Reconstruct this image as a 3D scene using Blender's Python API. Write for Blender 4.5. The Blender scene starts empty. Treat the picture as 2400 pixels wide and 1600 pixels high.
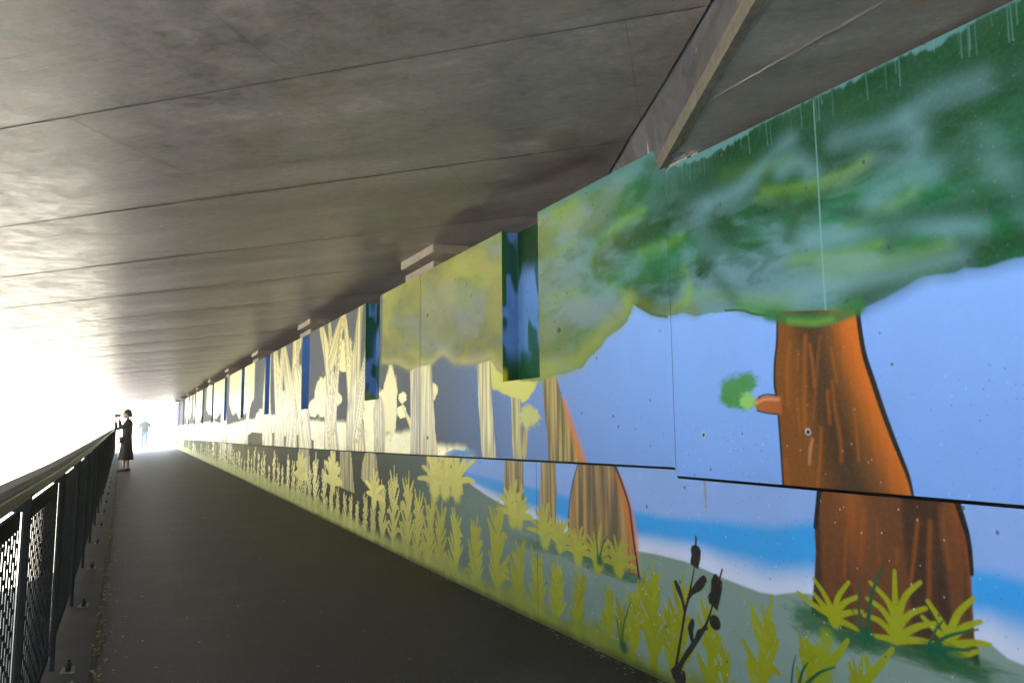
import bpy, bmesh, math, random
import numpy as np
from mathutils import Vector, Matrix

# ---------------------------------------------------------------- camera, world, sun, exposure
scene = bpy.context.scene
COL = scene.collection
EYE = 1.17
cam_d = bpy.data.cameras.new("camera")
cam_d.sensor_fit = 'HORIZONTAL'
cam_d.sensor_width = 36.0
cam_d.lens = 25.5
cam_d.clip_start = 0.02
cam_d.clip_end = 5000
cam = bpy.data.objects.new("camera", cam_d)
COL.objects.link(cam)
cr = Vector((0.88513558, -0.46522718, -0.00993336))
cu = Vector((-0.04482418, -0.10649058, 0.99330285))
cf = Vector((0.46316929, 0.87876244, 0.11511203))
m = Matrix((cr, cu, -cf)).transposed().to_4x4()
m.translation = Vector((0, 0, EYE))
cam.matrix_world = m
scene.camera = cam

SUN_EL = math.radians(52)
SUN_AZ = math.radians(-22)          # direction the sun stands in, from +Y towards +X
world = bpy.data.worlds.new("World")
scene.world = world
world.use_nodes = True
wn = world.node_tree.nodes
wl = world.node_tree.links
bg = wn["Background"]
sky = wn.new("ShaderNodeTexSky")
sky.sky_type = 'NISHITA'
sky.sun_disc = False
sky.sun_elevation = SUN_EL
sky.sun_rotation = SUN_AZ
sky.air_density = 1.0
sky.dust_density = 1.6
wl.new(sky.outputs[0], bg.inputs[0])
bg.inputs[1].default_value = 0.13

sd = bpy.data.lights.new("sun", 'SUN')
sd.energy = 5.0
sd.angle = math.radians(0.5)
sd.color = (1.0, 0.95, 0.86)
sun = bpy.data.objects.new("sun", sd)
COL.objects.link(sun)
sv = Vector((math.sin(SUN_AZ) * math.cos(SUN_EL), math.cos(SUN_AZ) * math.cos(SUN_EL), math.sin(SUN_EL)))
sun.rotation_euler = sv.to_track_quat('Z', 'Y').to_euler()
sun.location = (0, 0, 30)

scene.view_settings.view_transform = 'Standard'
scene.view_settings.look = 'None'
scene.view_settings.exposure = 3.88
scene.view_settings.gamma = 1.0
scene.view_settings.use_curve_mapping = False
scene.cycles.max_bounces = 10
scene.cycles.diffuse_bounces = 6

D = 2.22                            # the mural wall stands at x = D and runs along +Y
random.seed(4)
rng = np.random.default_rng(11)


def gz(y):                          # height of the path, it climbs gently
    y = np.asarray(y, float)
    return 0.0058 * np.clip(y - 4, 0, 16) + 0.0038 * np.clip(y - 20, 0, 60)


def mid(y):                         # top of the base wall
    return np.interp(y, [-4, 2.615, 2.63, 4.23, 5.76, 9.73, 16.65, 41, 60],
                     [0.93, 0.93, 0.968, 0.95, 0.928, 0.885, 0.83, 0.66, 0.6])


# ---------------------------------------------------------------- helpers
def link(o, parent=None):
    COL.objects.link(o)
    if parent is not None:
        o.parent = parent
    return o


def empty(name, label, cat, loc=(0, 0, 0), group=None):
    o = bpy.data.objects.new(name, None)
    o.empty_display_size = 0.2
    COL.objects.link(o)
    o.location = loc
    o["label"] = label
    o["category"] = cat
    if group:
        o["group"] = group
    return o


def tag(o, label, cat, group=None):
    o["label"] = label
    o["category"] = cat
    if group:
        o["group"] = group
    return o


def struct(o, kind="structure"):
    o["kind"] = kind
    return o


def mobj(name, bm, mat, parent=None, smooth=False, loc=None):
    me = bpy.data.meshes.new(name)
    bm.normal_update()
    bm.to_mesh(me)
    bm.free()
    me.materials.append(mat)
    if smooth:
        for p in me.polygons:
            p.use_smooth = True
    o = bpy.data.objects.new(name, me)
    if loc is not None:
        o.location = loc
    return link(o, parent)


def box(bm, x0, x1, y0, y1, z0, z1):
    vs = [bm.verts.new((x, y, z)) for x in (x0, x1) for y in (y0, y1) for z in (z0, z1)]
    for f in ((0, 1, 3, 2), (4, 6, 7, 5), (0, 4, 5, 1), (2, 3, 7, 6), (0, 2, 6, 4), (1, 5, 7, 3)):
        bm.faces.new([vs[i] for i in f])
    return vs


def bevel(bm, w, seg=1):
    bmesh.ops.bevel(bm, geom=bm.edges[:] + bm.verts[:], offset=w, segments=seg, affect='EDGES')


def tube(bm, pts, rad, n=12, cap=True):
    """rings along pts; rad = list of (rx, ry) or floats"""
    pts = [Vector(p) for p in pts]
    rings = []
    prev = None
    for i, p in enumerate(pts):
        a = pts[max(i - 1, 0)]
        b = pts[min(i + 1, len(pts) - 1)]
        t = (b - a).normalized()
        ref = Vector((1, 0, 0)) if abs(t.x) < 0.9 else Vector((0, 1, 0))
        if prev is not None:
            ref = prev
        v = t.cross(ref).normalized()
        u = v.cross(t).normalized()
        prev = u
        r = rad[i]
        rx, ry = (r, r) if not isinstance(r, tuple) else r
        rings.append([bm.verts.new(p + u * rx * math.cos(2 * math.pi * k / n) + v * ry * math.sin(2 * math.pi * k / n))
                      for k in range(n)])
    for a, b in zip(rings[:-1], rings[1:]):
        for k in range(n):
            bm.faces.new((a[k], a[(k + 1) % n], b[(k + 1) % n], b[k]))
    if cap:
        bm.faces.new(rings[0][::-1])
        bm.faces.new(rings[-1])


def ball(bm, c, r, seg=16):
    mat = Matrix.Translation(Vector(c)) @ Matrix.Diagonal((r[0], r[1], r[2], 1))
    bmesh.ops.create_uvsphere(bm, u_segments=seg, v_segments=seg // 2 + 2, radius=1, matrix=mat)


class NT:
    """small wrapper for building materials"""
    def __init__(self, name):
        self.m = bpy.data.materials.new(name)
        self.m.use_nodes = True
        self.t = self.m.node_tree
        self.b = self.t.nodes["Principled BSDF"]

    def n(self, typ, **kw):
        nd = self.t.nodes.new(typ)
        for k, v in kw.items():
            setattr(nd, k, v)
        return nd

    def l(self, a, b):
        self.t.links.new(a, b)

    def pos(self, scale=(1, 1, 1), rot=(0, 0, 0)):
        g = self.n("ShaderNodeNewGeometry")
        mp = self.n("ShaderNodeMapping")
        mp.inputs["Scale"].default_value = scale
        mp.inputs["Rotation"].default_value = rot
        self.l(g.outputs["Position"], mp.inputs["Vector"])
        return mp.outputs["Vector"]

    def noise(self, vec, scale, detail=5, rough=0.6, dist=0.0):
        n = self.n("ShaderNodeTexNoise")
        n.inputs["Scale"].default_value = scale
        n.inputs["Detail"].default_value = detail
        n.inputs["Roughness"].default_value = rough
        n.inputs["Distortion"].default_value = dist
        self.l(vec, n.inputs["Vector"])
        return n.outputs["Fac"]

    def ramp(self, fac, stops):
        r = self.n("ShaderNodeValToRGB")
        e = r.color_ramp.elements
        e[0].position, e[0].color = stops[0][0], (*stops[0][1], 1)
        e[1].position, e[1].color = stops[-1][0], (*stops[-1][1], 1)
        for p, c in stops[1:-1]:
            q = e.new(p)
            q.color = (*c, 1)
        self.l(fac, r.inputs["Fac"])
        return r.outputs["Color"]

    def f(self, fac, a, b, lo=0.0, hi=1.0):     # map range
        r = self.n("ShaderNodeMapRange")
        r.inputs["From Min"].default_value = a
        r.inputs["From Max"].default_value = b
        r.inputs["To Min"].default_value = lo
        r.inputs["To Max"].default_value = hi
        self.l(fac, r.inputs["Value"])
        return r.outputs["Result"]

    def mix(self, fac, a, b, mode='MIX'):
        x = self.n("ShaderNodeMix", data_type='RGBA', blend_type=mode)
        for s, v in ((x.inputs[0], fac), (x.inputs[6], a), (x.inputs[7], b)):
            if hasattr(v, "links") or hasattr(v, "is_linked"):
                self.l(v, s)
            elif isinstance(v, (int, float)):
                s.default_value = v
            else:
                s.default_value = (*v, 1)
        return x.outputs[2]

    def math(self, op, a, b=None):
        x = self.n("ShaderNodeMath", operation=op)
        for s, v in ((x.inputs[0], a), (x.inputs[1], b)):
            if v is None:
                continue
            if isinstance(v, (int, float)):
                s.default_value = v
            else:
                self.l(v, s)
        return x.outputs[0]

    def bump(self, h, strength, dist):
        b = self.n("ShaderNodeBump")
        b.inputs["Strength"].default_value = strength
        b.inputs["Distance"].default_value = dist
        self.l(h, b.inputs["Height"])
        self.l(b.outputs["Normal"], self.b.inputs["Normal"])

    def out(self, color=None, rough=None, spec=None, metal=None):
        for key, v in (("Base Color", color), ("Roughness", rough), ("Specular IOR Level", spec), ("Metallic", metal)):
            if v is None:
                continue
            s = self.b.inputs[key]
            if isinstance(v, (int, float)):
                s.default_value = v
            elif isinstance(v, tuple):
                s.default_value = (*v, 1)
            else:
                self.l(v, s)
        return self.m


def plain(name, color, rough=0.7, metal=0.0, var=0.25, scale=30, spec=0.5):
    t = NT(name)
    nz = t.noise(t.pos(), scale, 4)
    c = t.mix(t.f(nz, 0.3, 0.7), tuple(x * (1 - var) for x in color), tuple(min(1, x * (1 + var)) for x in color))
    t.bump(nz, 0.15, 0.004)
    return t.out(c, t.f(nz, 0.3, 0.7, rough - 0.06, rough + 0.08), spec, metal)


# ---------------------------------------------------------------- materials
SOFFIT_A = (0.6561, 0.7547)          # the two directions of the formwork joints under the deck
SOFFIT_B = (-0.7547, 0.6561)


def concrete_soffit(name, tint=(0.185, 0.167, 0.163), joints=True):
    t = NT(name)
    rot = (0, 0, -math.atan2(SOFFIT_B[1], SOFFIT_B[0]))
    p = t.pos()
    # stretched along the boards
    mp = t.n("ShaderNodeMapping")
    mp.inputs["Rotation"].default_value = rot
    mp.inputs["Scale"].default_value = (1, 1, 1)
    t.l(p, mp.inputs["Vector"])
    st = t.n("ShaderNodeMapping")
    st.inputs["Scale"].default_value = (0.35, 1.6, 1)
    t.l(mp.outputs[0], st.inputs["Vector"])
    st2 = t.n("ShaderNodeMapping")
    st2.inputs["Scale"].default_value = (1.5, 3.6, 1)
    t.l(mp.outputs[0], st2.inputs["Vector"])
    big = t.noise(st.outputs[0], 1.6, 6, 0.62, 0.6)
    fine = t.noise(st2.outputs[0], 9, 8, 0.72)
    mot = t.noise(t.pos((1, 1, 1), (0, 0, 0.7)), 5.0, 8, 0.68, 0.7)
    stain = t.noise(p, 0.55, 5, 0.6, 1.0)
    grain = t.noise(p, 70, 5, 0.75)
    k = tint
    s0 = t.math('ADD', t.math('MULTIPLY', big, 0.35), t.math('MULTIPLY', fine, 0.25))
    s0 = t.math('ADD', s0, t.math('MULTIPLY', mot, 0.40))
    s0 = t.math('ADD', s0, t.f(t.noise(p, 24, 6, 0.75), 0.3, 0.7, -0.05, 0.05))
    c = t.ramp(s0, [(0.36, tuple(v * 0.42 for v in k)), (0.46, tuple(v * 0.85 for v in k)), (0.54, tuple(v * 1.12 for v in k)),
                    (0.64, tuple(min(1, v * 1.7) for v in k))])
    c = t.mix(t.f(stain, 0.47, 0.33, 0.0, 0.55), c, (k[0] * 0.42, k[1] * 0.36, k[2] * 0.34))
    c = t.mix(t.f(grain, 0.45, 0.75, 0.0, 0.35), c, tuple(v * 0.5 for v in k))
    c = t.mix(t.f(t.noise(p, 2.1, 4, 0.6, 0.4), 0.56, 0.70, 0.0, 0.30), c, (k[0] * 1.5, k[1] * 1.15, k[2] * 0.85))
    # rust specks
    rn = t.noise(st2.outputs[0], 5.0, 4, 0.7, 0.8)
    rm = t.f(rn, 0.60, 0.70)
    c = t.mix(t.math('MULTIPLY', rm, 0.5), c, (0.20, 0.105, 0.055))
    vo = t.n("ShaderNodeTexVoronoi")
    vo.inputs["Scale"].default_value = 6.5
    t.l(st2.outputs[0], vo.inputs["Vector"])
    om = t.f(t.math('ADD', vo.outputs["Distance"], t.math('MULTIPLY', t.noise(p, 30, 3), 0.16)), 0.20, 0.15)
    om = t.math('MULTIPLY', om, t.f(t.noise(p, 1.9, 2), 0.45, 0.55))
    c = t.mix(t.math('MULTIPLY', om, 0.7), c, (0.23, 0.105, 0.05))
    # pale lime spots
    v = t.n("ShaderNodeTexVoronoi")
    v.inputs["Scale"].default_value = 2.3
    t.l(p, v.inputs["Vector"])
    wob = t.noise(p, 25, 3)
    sm = t.f(t.math('ADD', v.outputs["Distance"], t.math('MULTIPLY', wob, 0.08)), 0.085, 0.06)
    c = t.mix(t.math('MULTIPLY', sm, 0.75), c, (0.55, 0.53, 0.5))
    # dark pores
    v2 = t.n("ShaderNodeTexVoronoi")
    v2.inputs["Scale"].default_value = 13
    t.l(p, v2.inputs["Vector"])
    c = t.mix(t.f(v2.outputs["Distance"], 0.08, 0.04, 0, 0.35), c, (0.06, 0.055, 0.05))
    h = t.math('ADD', t.math('MULTIPLY', big, 1.2), t.math('MULTIPLY', fine, 0.45))
    t.bump(h, 0.22, 0.02)
    return t.out(c, t.f(mot, 0.35, 0.65, 0.30, 0.47), 0.5)


def mural_paint():
    t = NT("mural_paint")
    at = t.n("ShaderNodeAttribute", attribute_name="paint")
    p = t.pos()
    ps = t.pos((1, 1, 0.45))
    g1 = t.noise(ps, 3.0, 6, 0.65)
    g2 = t.noise(p, 60, 5, 0.7)
    c = t.mix(t.f(g1, 0.3, 0.75, 0.0, 0.12), at.outputs["Color"], (0.10, 0.10, 0.08))
    c = t.mix(t.f(g2, 0.45, 0.8, 0.0, 0.035), c, (0.6, 0.6, 0.55))
    # air holes in the concrete, elongated streak under some of them
    wob = t.noise(p, 40, 2)
    v = t.n("ShaderNodeTexVoronoi")
    v.inputs["Scale"].default_value = 11
    v.inputs["Randomness"].default_value = 1.0
    t.l(t.pos((1, 1, 0.8)), v.inputs["Vector"])
    dd = t.math('ADD', v.outputs["Distance"], t.math('MULTIPLY', wob, 0.05))
    sel = t.f(t.noise(p, 1.3, 2), 0.40, 0.62, 0.0, 0.030)
    m1 = t.f(t.math('SUBTRACT', dd, sel), 0.095, 0.070, 0, 1)
    v2 = t.n("ShaderNodeTexVoronoi")
    v2.inputs["Scale"].default_value = 34
    t.l(p, v2.inputs["Vector"])
    m2 = t.f(v2.outputs["Distance"], 0.115, 0.085, 0, 0.55)
    msk = t.f(t.noise(p, 2.1, 2), 0.45, 0.6)
    m2 = t.math('MULTIPLY', m2, msk)
    c = t.mix(t.math('MULTIPLY', m1, 0.75), c, (0.045, 0.055, 0.09))
    c = t.mix(m2, c, (0.06, 0.06, 0.07))
    # flaked paint, pale spots low on the wall
    v3 = t.n("ShaderNodeTexVoronoi")
    v3.inputs["Scale"].default_value = 23
    t.l(t.pos((1, 1.2, 0.9)), v3.inputs["Vector"])
    sep = t.n('ShaderNodeSeparateXYZ')
    t.l(p, sep.inputs[0])
    lowm = t.math('MULTIPLY', t.f(t.noise(p, 1.7, 3), 0.42, 0.60), t.f(sep.outputs[2], 1.5, 0.9, 0.12, 1.0))
    m3 = t.math('MULTIPLY', t.f(v3.outputs["Distance"], 0.11, 0.08), lowm)
    c = t.mix(t.math('MULTIPLY', m3, 0.55), c, (0.5, 0.5, 0.48))
    h = t.math('ADD', t.math('MULTIPLY', g2, 0.25), t.math('MULTIPLY', g1, 0.5))
    h = t.math('SUBTRACT', h, t.math('MULTIPLY', m1, 0.6))
    t.bump(h, 0.25, 0.006)
    r = t.math('ADD', t.f(at.outputs["Alpha"], 0.0, 1.0, 0.62, 0.32), t.math('MULTIPLY', g1, 0.12))
    s = t.f(at.outputs["Alpha"], 0.5, 1.0, 0.04, 0.62)
    return t.out(c, r, s)


def asphalt():
    t = NT("asphalt")
    p = t.pos()
    a = t.noise(t.pos((1, 1.7, 1), (0, 0, 0.25)), 1.5, 9, 0.68, 0.5)
    bnz = t.noise(p, 160, 3, 0.8)
    c = t.ramp(a, [(0.32, (0.013, 0.0088, 0.0086)), (0.5, (0.034, 0.0235, 0.0235)), (0.66, (0.070, 0.053, 0.053))])
    c = t.mix(t.f(bnz, 0.52, 0.72, 0, 0.75), c, (0.095, 0.080, 0.076))
    c = t.mix(t.f(t.noise(p, 38, 6, 0.8), 0.52, 0.70, 0, 0.65), c, (0.085, 0.070, 0.066))
    c = t.mix(t.f(t.noise(p, 38, 6, 0.8), 0.45, 0.30, 0, 0.65), c, (0.006, 0.005, 0.005))
    v = t.n("ShaderNodeTexVoronoi")
    v.inputs["Scale"].default_value = 42
    t.l(p, v.inputs["Vector"])
    vc = t.math('MULTIPLY', t.f(v.outputs["Distance"], 0.17, 0.10), t.f(t.noise(p, 14, 2), 0.52, 0.62))
    c = t.mix(vc, c, (0.26, 0.24, 0.22))
    v2 = t.n("ShaderNodeTexVoronoi")
    v2.inputs["Scale"].default_value = 5
    t.l(t.pos((1, 1.6, 1)), v2.inputs["Vector"])
    vs = t.f(t.math('ADD', v2.outputs["Distance"], t.math('MULTIPLY', bnz, 0.05)), 0.075, 0.055)
    c = t.mix(t.math('MULTIPLY', vs, 0.45), c, (0.16, 0.12, 0.10))
    h = t.math('ADD', t.math('MULTIPLY', bnz, 1.0), t.math('MULTIPLY', t.noise(p, 45, 3, 0.7), 0.8))
    t.bump(h, 0.55, 0.006)
    return t.out(c, t.f(a, 0.3, 0.7, 0.46, 0.66), 0.26)


def strip_concrete():
    t = NT("kerb_concrete")
    p = t.pos()
    a = t.noise(p, 3, 6, 0.65)
    b2 = t.noise(p, 70, 4, 0.7)
    c = t.ramp(a, [(0.3, (0.038, 0.030, 0.028)), (0.6, (0.062, 0.051, 0.048)), (0.8, (0.095, 0.08, 0.072))])
    c = t.mix(t.f(b2, 0.5, 0.8, 0, 0.4), c, (0.05, 0.045, 0.04))
    t.bump(b2, 0.4, 0.004)
    return t.out(c, 0.7, 0.4)


def meadow():
    t = NT("dry_grass_ground")
    p = t.pos()
    a = t.noise(p, 0.25, 5, 0.6)
    b2 = t.noise(p, 9, 5, 0.7)
    c = t.ramp(a, [(0.3, (0.30, 0.285, 0.22)), (0.5, (0.41, 0.385, 0.31)), (0.75, (0.50, 0.47, 0.39))])
    c = t.mix(t.f(b2, 0.45, 0.75, 0, 0.3), c, (0.22, 0.26, 0.12))
    t.bump(b2, 0.5, 0.05)
    return t.out(c, 0.9, 0.2)


M_SOFFIT = concrete_soffit("soffit_concrete")
M_BEAM = concrete_soffit("beam_concrete", (0.062, 0.061, 0.068))
M_BLOCK = plain("block_concrete", (0.20, 0.17, 0.135), 0.75, var=0.3, scale=14)
M_ABUT = plain("abutment_concrete", (0.15, 0.13, 0.115), 0.8, var=0.35, scale=5)
M_PAINT = mural_paint()
M_ASPH = asphalt()
M_STRIP = strip_concrete()
M_MEADOW = meadow()
M_STEEL = plain("coated_steel", (0.005, 0.0062, 0.006), 0.7, var=0.25, scale=60, spec=0.12)
M_STEELB = plain("galvanised_sheet", (0.16, 0.16, 0.14), 0.5, 0.4, var=0.25, scale=40)
M_DARK = plain("joint_dark", (0.012, 0.012, 0.014), 0.9)


def handrail_mat():
    t = NT("handrail_wood")
    p = t.pos((3.0, 0.5, 1))
    w = t.noise(p, 5.0, 6, 0.6, 0.3)
    s = t.noise(t.pos((0.3, 2.2, 1)), 3.0, 3, 0.5)
    c = t.ramp(w, [(0.3, (0.07, 0.056, 0.048)), (0.55, (0.12, 0.10, 0.085)), (0.8, (0.19, 0.16, 0.14))])
    c = t.mix(t.f(s, 0.45, 0.6, 0, 0.4), c, (0.10, 0.075, 0.06))
    t.bump(w, 0.3, 0.003)
    return t.out(c, 0.55, 0.5)


M_RAIL = handrail_mat()

# ---------------------------------------------------------------- the painter: colours of the mural in wall metres (y, z)


def vnoise(x, y, seed=0):
    xi = np.floor(x).astype(np.int64)
    yi = np.floor(y).astype(np.int64)
    fx = x - xi
    fy = y - yi
    fx = fx * fx * (3 - 2 * fx)
    fy = fy * fy * (3 - 2 * fy)

    def h(a, b):
        n = (a * 374761393 + b * 668265263 + seed * 974634777) & 0xffffffff
        n = ((n ^ (n >> 13)) * 1274126177) & 0xffffffff
        n = n ^ (n >> 16)
        return (n & 0xffff) / 65535.0
    a = h(xi, yi)
    b = h(xi + 1, yi)
    c = h(xi, yi + 1)
    d = h(xi + 1, yi + 1)
    return (a * (1 - fx) + b * fx) * (1 - fy) + (c * (1 - fx) + d * fx) * fy


def fbm(x, y, oct=4, seed=0):
    s = 0
    a = 0.5
    t = 0
    for i in range(oct):
        s = s + a * vnoise(x * 2 ** i, y * 2 ** i, seed + i)
        t += a
        a *= 0.55
    return s / t


def sstep(a, b, x):
    t = np.clip((x - a) / (b - a), 0, 1)
    return t * t * (3 - 2 * t)


class Canvas:
    def __init__(self, Y, Z):
        self.Y, self.Z = Y, Z
        self.C = np.zeros((len(Y), 4))
        self.bb = (Y.min(), Y.max(), Z.min(), Z.max())

    def near(self, pts, pad):
        P = np.asarray(pts, float)
        y0, y1 = P[:, 0].min() - pad, P[:, 0].max() + pad
        z0, z1 = P[:, 1].min() - pad, P[:, 1].max() + pad
        if y1 < self.bb[0] or y0 > self.bb[1] or z1 < self.bb[2] or z0 > self.bb[3]:
            return None
        i = np.nonzero((self.Y > y0) & (self.Y < y1) & (self.Z > z0) & (self.Z < z1))[0]
        return i if len(i) else None

    def lay(self, i, mask, col, gloss=None):
        mask = np.clip(mask, 0, 1)[:, None]
        col = np.asarray(col, float)
        if col.ndim == 1:
            col = np.broadcast_to(col, (len(i), 3))
        self.C[i, :3] = self.C[i, :3] * (1 - mask) + col * mask
        if gloss is not None:
            self.C[i, 3] = self.C[i, 3] * (1 - mask[:, 0]) + gloss * mask[:, 0]

    def sdist(self, i, P):
        """signed distance to closed polygon, negative inside"""
        P = np.asarray(P, float)
        y, z = self.Y[i], self.Z[i]
        d = np.full(len(i), 1e9)
        ins = np.zeros(len(i), bool)
        for k in range(len(P)):
            a, b = P[k], P[(k + 1) % len(P)]
            ab = b - a
            L = max(ab @ ab, 1e-12)
            t = np.clip(((y - a[0]) * ab[0] + (z - a[1]) * ab[1]) / L, 0, 1)
            dy, dz = y - a[0] - t * ab[0], z - a[1] - t * ab[1]
            d = np.minimum(d, dy * dy + dz * dz)
            c = ((a[1] > z) != (b[1] > z))
            if ab[1] != 0:
                c &= y < a[0] + (z - a[1]) * ab[0] / ab[1]
                ins ^= c
        d = np.sqrt(d)
        return np.where(ins, -d, d)

    def poly(self, P, col, soft=0.004, gloss=None, alpha=1.0, rim=None, wob=0.0):
        i = self.near(P, soft + 0.08)
        if i is None:
            return
        d = self.sdist(i, P)
        if wob:
            d = d + wob * (fbm(self.Y[i] * 14, self.Z[i] * 14, 3, 5) - 0.5)
        if callable(col):
            c = col(self.Y[i], self.Z[i], d)
        else:
            c = col
        self.lay(i, sstep(soft, -soft, d) * alpha, c, gloss)
        if rim:
            w, rc, rs = rim
            self.lay(i, sstep(w + rs, w, np.abs(d + 0.0)), rc, gloss)

    def stroke(self, P, w, col, soft=0.003, gloss=None, alpha=1.0, smooth=True):
        """w: one width or a list per point (full width)"""
        P = np.asarray(P, float)
        n = len(P)
        W = np.full(n, float(w)) if np.isscalar(w) else np.asarray(w, float)
        if smooth and n > 2:
            t = np.linspace(0, n - 1, (n - 1) * 5 + 1)
            P2 = []
            for q in t:
                k = min(int(q), n - 2)
                u = q - k
                p0, p1, p2, p3 = P[max(k - 1, 0)], P[k], P[k + 1], P[min(k + 2, n - 1)]
                P2.append(0.5 * ((2 * p1) + (-p0 + p2) * u + (2 * p0 - 5 * p1 + 4 * p2 - p3) * u * u
                                 + (-p0 + 3 * p1 - 3 * p2 + p3) * u ** 3))
            W = np.interp(t, np.arange(n), W)
            P = np.array(P2)
        i = self.near(P, W.max() / 2 + soft)
        if i is None:
            return
        y, z = self.Y[i], self.Z[i]
        best = np.full(len(i), 1e9)
        for k in range(len(P) - 1):
            a, b = P[k], P[k + 1]
            ab = b - a
            L = max(ab @ ab, 1e-12)
            t = np.clip(((y - a[0]) * ab[0] + (z - a[1]) * ab[1]) / L, 0, 1)
            d = np.hypot(y - a[0] - t * ab[0], z - a[1] - t * ab[1]) - (W[k] + (W[k + 1] - W[k]) * t) / 2
            best = np.minimum(best, d)
        self.lay(i, sstep(soft, -soft, best) * alpha, col(y, z, best) if callable(col) else col, gloss)

    def blob(self, c, ry, rz, col, soft=0.3, gloss=None, alpha=1.0, wob=0.25, seed=1):
        i = self.near([(c[0] - ry, c[1] - rz), (c[0] + ry, c[1] + rz)], 0.1 + 0.5 * max(ry, rz))
        if i is None:
            return
        y, z = self.Y[i], self.Z[i]
        d = np.hypot((y - c[0]) / ry, (z - c[1]) / rz) + wob * (fbm(y * 3 / ry, z * 3 / rz, 3, seed) - 0.5) * 2
        self.lay(i, sstep(1 + soft, 1 - soft, d) * alpha, col, gloss)


DG = np.array((0.002, 0.034, 0.012))
MG = np.array((0.005, 0.110, 0.042))
PB = np.array((0.105, 0.225, 0.30))
LG = np.array((0.10, 0.22, 0.018))
LIME = (0.36, 0.42, 0.015)
BLK = (0.008, 0.008, 0.008)
PALE = np.array((0.62, 0.58, 0.19))


def canopy_col(y, z, d):
    n1 = fbm(y * 1.1 + 0.6 * vnoise(y * 2, z * 2, 8), z * 2.6 + 0.8 * vnoise(y * 1.5, z * 3, 9), 4, 21)
    n2 = fbm(y * 2.3 + 1.5 * n1, z * 5.5 - y * 0.9, 4, 33)
    n3 = fbm(y * 1.6 + 7, z * 4.0 - y * 0.7, 3, 51)
    c = MG[None, :] * np.ones((len(y), 1))
    dk = sstep(0.57, 0.33, n1)[:, None]
    c = c * (1 - 0.8 * dk) + DG * 0.8 * dk
    pb = (sstep(0.40, 0.72, n2) * 0.75)[:, None]
    far = sstep(2.6, 5.2, y)
    pcol = PB + (np.array((0.17, 0.20, 0.235)) - PB) * far[:, None]
    c = c * (1 - pb) + pcol * pb
    lg = (sstep(0.62 - 0.12 * far, 0.76 - 0.08 * far, n3) * (0.75 + 0.2 * far))[:, None]
    c = c * (1 - lg) + LG * (1 - 0.15 * far[:, None]) * lg
    n4 = fbm(y * 6.5 + 2 * n2, z * 13, 4, 61)
    ms = (sstep(0.45, 0.75, n4) * 0.32)[:, None]
    c = c * (1 - ms) + pcol * ms
    dm = (sstep(0.45, 0.25, n4) * 0.45)[:, None]
    c = c * (1 - dm) + DG * 1.5 * dm
    # dark zone along the top of the near panel
    top = (sstep(1.93, 2.28, z + 0.22 * (n2 - 0.5)) * sstep(3.2, 2.2, y) * 0.92)[:, None]
    c = c * (1 - top) + DG * (0.7 + 0.8 * n2[:, None]) * top
    rt = (sstep(1.55, 1.0, y) * sstep(0.36, 0.55, n1) * sstep(1.65, 1.85, z) * 0.7)[:, None]
    c = c * (1 - rt) + DG * 1.5 * rt
    # olive paler crown further on
    ol = (sstep(2.5, 4.6, y) * (0.45 + 0.35 * sstep(0.62, 0.40, n2)))[:, None]
    c = c * (1 - ol) + np.array((0.235, 0.225, 0.075)) * (0.6 + 0.8 * n3[:, None]) * ol
    return c


def bark(orange=1.0, pale=0.0):
    def f(y, z, d):
        s = fbm(y * 26, z * 1.6, 3, 71)
        s2 = fbm(y * 60, z * 2.2, 2, 77)
        dark = np.array((0.060, 0.030, 0.014))
        brn = np.array((0.17, 0.065, 0.018))
        org = np.array((0.52, 0.15, 0.025))
        c = dark + (brn - dark) * sstep(0.35, 0.62, s)[:, None]
        c = c + (org - c) * (sstep(0.60, 0.75, s2) * 0.35 * orange)[:, None]
        if pale:
            pc = np.array((0.41, 0.39, 0.145)) * (0.26 + 1.1 * sstep(0.3, 0.7, 0.5 * s + 0.5 * s2))[:, None]
            c = c * (1 - pale) + pc * pale
        return c
    return f


def plant(cv, y, z, h, col=LIME, n=7, lean=0.0, wf=0.33, seed=0, gloss=0.7, th=1.0):
    r = random.Random(seed)
    col = np.array(col) * r.uniform(0.9, 1.12)
    top = (y + lean * h, z + h)
    w0 = 0.036 * h * th + 0.004
    bend = r.uniform(-0.05, 0.05)
    cv.stroke([(y, z), (y + (lean * 0.4 + bend) * h, z + h * 0.5), (y + lean * h * 0.9, z + h * 0.86)], [w0 * 2.6, w0 * 1.7, w0 * 0.8], col, 0.004, gloss)
    q = r.choice((-1, 1))
    cv.stroke([(y + lean * h * 0.7, z + h * 0.70), (y + lean * h - 0.02 * h * q, z + h)], [w0 * 1.2, w0 * 0.45], col, 0.003, gloss)
    cv.stroke([(y + lean * h * 0.7, z + h * 0.68), (y + lean * h + 0.10 * h * q, z + h * r.uniform(0.88, 0.97))], [w0 * 1.2, w0 * 0.5], col, 0.003, gloss)
    for k in range(n):
        for s in (-1, 1):
            t = 0.04 + 0.70 * (k + r.uniform(-0.25, 0.25) + 0.3) / n
            px, pz = y + (lean * t + bend * math.sin(3.14 * t)) * h, z + h * t
            ext = wf * h * (1.0 - 0.50 * t) * r.uniform(0.65, 1.2)
            rise = h * r.uniform(0.13, 0.22)
            droop = r.random() < 0.22
            cv.stroke([(px, pz), (px + s * ext * 0.6, pz + rise * 0.75), (px + s * ext, pz + rise * (0.7 if droop else 1.45))],
                      [w0 * 1.0, w0 * r.uniform(1.1, 1.5), w0 * r.uniform(0.5, 0.9)], col * r.uniform(0.92, 1.05), 0.003, gloss)


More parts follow.
